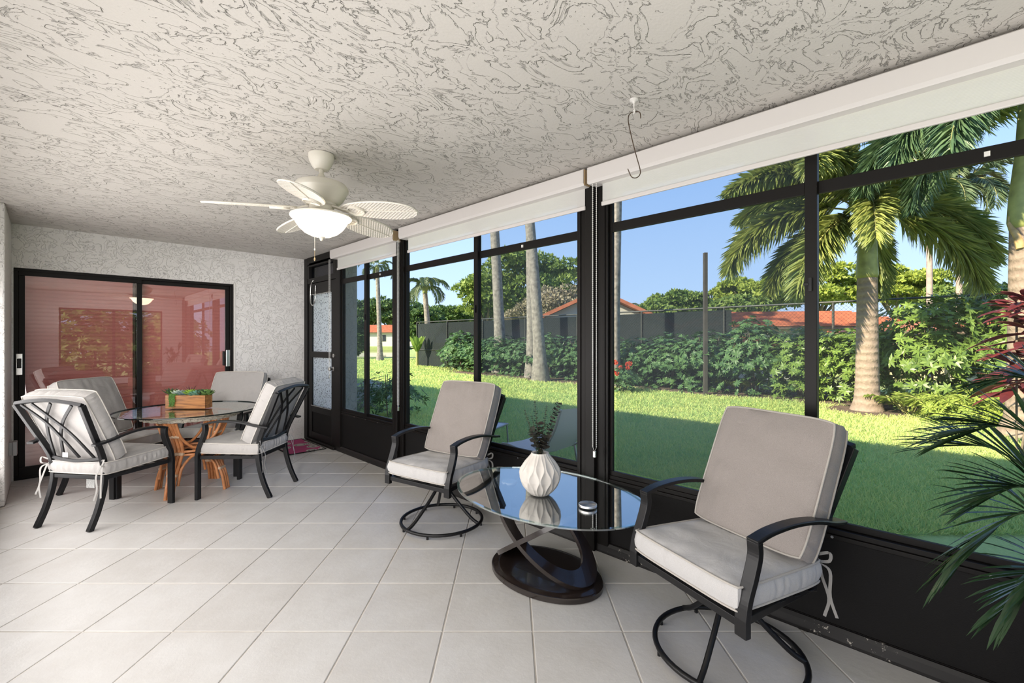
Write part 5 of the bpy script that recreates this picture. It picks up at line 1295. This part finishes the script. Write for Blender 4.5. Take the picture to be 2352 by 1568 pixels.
# ---- houses
roof_m = mat('terracotta_roof_tiles', (.52, .17, .085), .8, noise=(3, .25)); hw_m = mat('cream_house_wall', (.66, .62, .54), .8); win_m = mat('dark_window', (.03, .035, .04), .2)
fas = mat('brown_fascia', (.16, .11, .08), .7)
def house(px, fwd, wd, dp, hz, rise, lab, yaw=0, hip=False, wm=hw_m, rows=12, z0=GZ0):
    x, y = spot(px, fwd); t = thing('house', lab, 'house', (x, y, z0), PI-A+math.radians(yaw))
    MB().box(-wd/2, wd/2, -dp/2, dp/2, 0, hz).add([(-wd/2, -dp/2, hz), (wd/2, -dp/2, hz), (0, -dp/2, hz+rise), (-wd/2, dp/2, hz), (wd/2, dp/2, hz), (0, dp/2, hz+rise)] if not hip else [], [(0, 1, 2), (4, 3, 5)] if not hip else []).build('wall', wm, t)
    ov = .5
    if hip:
        for s_ in (-1, 1):
            MB().add([(-wd/2-ov, s_*(dp/2+ov), hz), (wd/2+ov, s_*(dp/2+ov), hz), (wd/2-dp/3, 0, hz+rise), (-wd/2+dp/3, 0, hz+rise)], [(0, 1, 2, 3)] if s_ > 0 else [(0, 3, 2, 1)]).build('roof', roof_m, t)
            MB().add([(s_*(wd/2+ov), -dp/2-ov, hz), (s_*(wd/2+ov), dp/2+ov, hz), (s_*(wd/2-dp/3), 0, hz+rise)], [(0, 1, 2)]).build('roof', roof_m, t)
        tl_ = MB()
        for k in range(rows):
            s_ = k/rows; zz = hz+rise*s_+.03; yy = (dp/2+ov)*(1-s_)
            for q in (-1, 1): tl_.box(-wd/2-ov+s_*(dp/3+ov), wd/2+ov-s_*(dp/3+ov), q*yy-.04, q*yy+.04, zz-.03, zz+.03)
        stuff(tl_.build('tile_rows', roof_m, t))
        MB().box(-wd/2-ov, wd/2+ov, -dp/2-ov, dp/2+ov, hz-.12, hz-.005).build('fascia', fas, t)
    else:
        for s_ in (-1, 1):
            k = rise/(wd/2); e = wd/2+ov
            MB().add([(s_*e, -dp/2-ov, hz-k*ov+.02), (s_*e, dp/2+ov, hz-k*ov+.02), (0, dp/2+ov, hz+rise+.02), (0, -dp/2-ov, hz+rise+.02),
                      (s_*e, -dp/2-ov, hz-k*ov+.20), (s_*e, dp/2+ov, hz-k*ov+.20), (0, dp/2+ov, hz+rise+.20), (0, -dp/2-ov, hz+rise+.20)],
                     [(0, 1, 2, 3), (4, 7, 6, 5), (0, 3, 7, 4), (1, 5, 6, 2), (0, 4, 5, 1)]).build('roof', roof_m, t)
            MB().bar([(s_*e, dp/2+ov+.02, hz-k*ov+.1), (0, dp/2+ov+.02, hz+rise+.1)], .08, .24, (0, 1, 0)).build('fascia', fas, t)
    for k in range(3):
        for s_ in (-1, 1):
            xw = -wd/2+wd*(k+.5)/3
            f = MB().box(xw-.6, xw+.6, s_*dp/2-.04, s_*dp/2+.04, hz*.35, hz*.8).build('window', win_m, t)
            MB().box(xw-.03, xw+.03, s_*(dp/2+.05)-.02, s_*(dp/2+.05)+.02, hz*.35, hz*.8).build('window_bar', hw_m, f)
    return t
house(1352, 25, 7.1, 5, 2.1, 1.62, 'white gabled house with a terracotta roof behind the fence', yaw=0)
house(895, 78, 14, 9, 2.25, 1.35, 'lakeside house with an orange tiled roof in the far distance', hip=True, z0=.32)
house(1790, 23.5, 9.5, 5, 2.05, .85, 'long low house with an orange tiled roof behind the hedge', yaw=-8, hip=True)
house(2150, 17, 3.4, 4, 1.75, .55, 'yellowish garden building behind the fence near the right edge', yaw=12, hip=True, wm=mat('yellow_ochre_wall', (.62, .52, .30), .8))
house(1680, 17.5, 3.2, 2.6, 1.1, .45, 'small shelter with an orange roof glimpsed through the hedge', yaw=10, hip=True)
# court rail and pool fence glimpsed through the hedge
# ---- lake
wat = bpy.data.materials.new('lake_water'); wat.use_nodes = True
p = wat.node_tree.nodes['Principled BSDF']; p.inputs['Base Color'].default_value = (.06, .05, .035, 1); p.inputs['Roughness'].default_value = .06
a1 = spot(700, 38.5); a2 = spot(930, 38.5); a3 = spot(930, 67); a4 = spot(700, 67)
lk = MB().add([(p_[0], p_[1], GZ0+.02) for p_ in (a1, a2, a3, a4)], [(0, 1, 2, 3)]).build('lake', wat); tag(stuff(lk), 'small brown lake reflecting the far bank', 'water')

bk = [spot(690, 66), spot(935, 66), spot(935, 150), spot(690, 150)]
struct(MB().plate(bk, GZ0-.1, .32).build('ground_far_bank', lawn_m))

# ---- red cordyline
cd = thing('cordyline_plant', 'dark red broad-leaved cordyline outside at the right edge', 'plant', (*spot(2335, 5.6), GZ0))
cm = leafmat('cordyline_leaf', (.035, .014, .02), (.24, .045, .045), .35, .2, 3, .5)
for sx, sy in ((0, 0), (.12, .1), (-.1, .14)):
    MB().tube(smooth_path([(sx*.3, sy*.3, 0), (sx, sy, .8), (sx*1.4, sy*1.2, 1.75)], 4), .012, 6).build('stem', M['twig'], cd, smooth=70)
rr = random.Random(5)
for k in range(130):
    s_ = rr.random()**.8; sx, sy = rr.choice(((0, 0), (.12, .1), (-.1, .14))); zb = .75+s_*1.15
    a = rr.uniform(0, 2*PI); el = rr.uniform(-.2, .75)+(s_ > .8)*.3; L_ = rr.uniform(.36, .56); W_ = rr.uniform(.09, .135)
    d = Vector((math.cos(a)*math.cos(el), math.sin(a)*math.cos(el), math.sin(el))); sd = Vector((-math.sin(a), math.cos(a), rr.uniform(-.4, .4))).normalized(); p0 = Vector((sx, sy, zb)); dn = Vector((0, 0, -1))
    nn = sd.cross(d); q = [p0]
    rows_ = []
    for f_, wf in ((.2, .35), (.45, .95), (.7, .85), (.9, .35)):
        c_ = p0+d*L_*f_+dn*L_*.35*f_*f_; rows_ += [c_+sd*W_*wf/2+nn*W_*.12, c_, c_-sd*W_*wf/2+nn*W_*.12]
    q += rows_+[p0+d*L_+dn*L_*.38]
    fs = [(0, 1, 2), (0, 2, 3)]
    for r_ in range(3): b0 = 1+r_*3; fs += [(b0, b0+3, b0+4, b0+1), (b0+1, b0+4, b0+5, b0+2)]
    fs += [(10, 13, 11), (11, 13, 12)]
    MB().add(q, fs).build('leaf', cm, cd)

# ---- flowering shrubs
ix = shrub_mesh('foliage', hedge_d, 31, .55, .55, .8, 300, 6, .09, .04)
x, y = spot(1428, 12.4)
t_ = shrub(x, y, 'ixora bush with red flower heads left of the steel post', ix, 1, None, stems_mesh(6, 5, .6, .012, .35))
red = leafmat('red_petals', (.60, .05, .04), (.80, .16, .08), .5, .2, 9)
r = np.random.default_rng(4)
for k in range(9):
    c_ = np.array([[r.uniform(-.4, .5), r.uniform(-.4, .5), r.uniform(.45, .85)]]); n_ = 40
    D = unit(r.normal(size=(n_, 3))); V, Fc = kites(np.repeat(c_, n_, 0)+D*.02, D, .055, .035, rg=r)
    link_mesh('flower_head', raw_mesh('flower_head', V, Fc, red), t_)
bz = shrub_mesh('foliage', leafmat('snowbush_leaves', (.05, .10, .035), (.13, .19, .06), .45, .25, 2), 33, .62, .62, .95, 130, 7, .13, .035)
shrub(-2.05, -1.35, 'leafy shrub close outside the far window, by the stucco wall end', bz, 1, None, stems_mesh(7, 6, .8, .012, .5))
bz2 = shrub_mesh('foliage', leafmat('variegated_leaves', (.30, .34, .22), (.62, .58, .48), .5, .25, 2), 34, .4, .4, .6, 110, 6, .10, .05)
shrub(-2.3, -2.6, 'white-and-pink variegated shrub behind the leafy shrub near the wall end', bz2, 1.1, None, stems_mesh(8, 4, .5, .01, .3))

# ---- patio furniture outside
sling = mat('taupe_sling_mesh', (.74, .68, .63), .7, bump=(500, .5, .001)); tube_m = mat('light_tube_frame', (.45, .44, .43), .35, .3)
pc = thing('patio_chair', 'low taupe sling chair outside the middle window', 'chair', (-.95, 3.30, GZ0), math.radians(180))
for s_ in (-1, 1):
    MB().tube(smooth_path([(s_*.27, .30, 0), (s_*.27, .29, .22), (s_*.27, .24, .42), (s_*.27, -.2, .39), (s_*.26, -.38, .60), (s_*.25, -.46, .82)], 5), .012, 8).build('side_frame', tube_m, pc, smooth=70)
    MB().tube([(s_*.27, -.30, 0), (s_*.27, -.22, .39)], .012, 8).build('leg', tube_m, pc, smooth=70)
def sheet(pts, hw, th, name, m, parent):
    q = MB(); pts = smooth_path(pts, 5); n_ = len(pts)
    for s_ in (0, -th):
        for p_ in pts: q.v += [(-hw, p_[1], p_[2]+s_), (0, p_[1], p_[2]+s_-.012), (hw, p_[1], p_[2]+s_)]
    for l in (0, 1):
        for i_ in range(n_-1):
            for c_ in (0, 1):
                a = l*n_*3+i_*3+c_; f = (a, a+1, a+4, a+3); q.f.append(f if l == 0 else f[::-1])
    return q.build(name, m, parent, smooth=60)
sheet([(0, .24, .42), (0, .0, .385), (0, -.20, .39)], .262, .004, 'seat', sling, pc)
sheet([(0, -.22, .40), (0, -.36, .58), (0, -.46, .82)], .252, .004, 'backrest', sling, pc)
pf = thing('patio_footstool', 'pale mesh-topped footstool on the grass behind the sling chair', 'footstool', (-1.25, 2.15, GZ0), math.radians(20))
MB().box(-.25, .25, -.19, .19, .385, .395).build('mesh_top', mat('white_mesh', (.80, .79, .76), .7, bump=(400, .5, .001)), pf, bevel=.003)
MB().tube([(x_*.26, y_*.20, .39) for x_, y_ in ((-1, -1), (1, -1), (1, 1), (-1, 1))], .012, 8, closed=True).build('frame', tube_m, pf, smooth=70)
for x_ in (-1, 1):
    for y_ in (-1, 1): MB().tube([(x_*.25, y_*.19, .385), (x_*.27, y_*.21, 0)], .011, 8).build('leg', tube_m, pf, smooth=70)

# ---- indoor palm at the right edge
ip = thing('potted_palm', 'dark glossy palm indoors at the right edge, fronds reaching in front of the glass', 'houseplant', (.40, 6.52, 0))
MB().lathe([(0, 0), (.12, 0), (.15, .26), (.155, .28), (.14, .28), (.135, .25), (0, .25)], 28).build('pot', mat('dark_pot', (.05, .045, .04), .5), ip, smooth=40)
im = leafmat('indoor_palm_leaf', (.018, .045, .022), (.035, .075, .028), .22, .12, 6, .6)
M['ip_stem'] = mat('palm_petiole', (.03, .06, .02), .45)
def at(px_, py_, fwd):
    x, y = spot(px_, fwd); return Vector((x, y, H_CAM+(781-py_)/F_PX*fwd))
org = Vector((.40, 6.52, 0))
rr = random.Random(11)
FRD = [((2215, 1020, 1.42), .62, .24, .06), ((2240, 985, 1.30), .72, .22, .10), ((2290, 1130, 1.30), .70, .20, .04), ((2195, 1285, 1.35), .55, .20, .16), ((2330, 1375, 1.22), .40, .18, .10), ((2300, 870, 1.5), .85, .22, .12)]
for (tp_, zb, ll, sag) in FRD:
    tip = at(*tp_)-org; b0 = Vector((0, 0, .30)); mid = (b0+tip)*.5+Vector((0, 0, sag+zb*.32))
    pts = smooth_path([b0, b0.lerp(mid, .5)+Vector((.0, .0, .10)), mid, mid.lerp(tip, .55)+Vector((0, 0, .03)), tip], 7)
    fr = MB().tube(pts, [.006-.0045*i_/len(pts) for i_ in range(len(pts))], 6).build('frond', M['ip_stem'], ip, smooth=70)
    nL = 17
    for i_ in range(nL):
        for s_ in (-1, 1):
            u = .42+.58*i_/(nL-1); q = u*(len(pts)-1); a = pts[min(int(q), len(pts)-2)]; b = pts[min(int(q)+1, len(pts)-1)]; c_ = a.lerp(b, q-int(q)) if q < len(pts)-1 else pts[-1]
            T = (b-a).normalized(); sd = T.cross(Vector((0, 0, 1))).normalized()*s_; upv = sd.cross(T)*s_
            d = (T*(1.25+.7*u)+sd*(.80-.45*u)+Vector((0, 0, .25))*rr.uniform(-.3, 1)).normalized(); L_ = ll*(1.25-.45*u)*rr.uniform(.85, 1.1); W_ = .0155
            sw = d.cross(Vector((0, 0, 1))).normalized(); P0 = c_; V_ = []
            for f_, wf in ((0, .35), (.25, .9), (.55, 1.0), (.82, .6)):
                cc = P0+d*L_*f_+Vector((0, 0, -L_*.16*f_*f_)); V_ += [cc+sw*W_*wf/2, cc+Vector((0, 0, -.002)), cc-sw*W_*wf/2]
            V_.append(P0+d*L_+Vector((0, 0, -L_*.17)))
            fs = []
            for r_ in range(3): b1_ = r_*3; fs += [(b1_, b1_+3, b1_+4, b1_+1), (b1_+1, b1_+4, b1_+5, b1_+2)]
            fs += [(9, 12, 10), (10, 12, 11)]
            MB().add(V_, fs).build('leaflet', im, fr)

# ---- garden beyond the end window (seen only in reflections)
x = 1.2
shrub(1.5, 12.2, 'sunlit bush outside the end window behind the camera', sm[0], 1.5, None, zs=1.0)
shrub(-.2, 12.6, 'second sunlit bush outside the end window', sm[1], 1.6, None, zs=1.0)
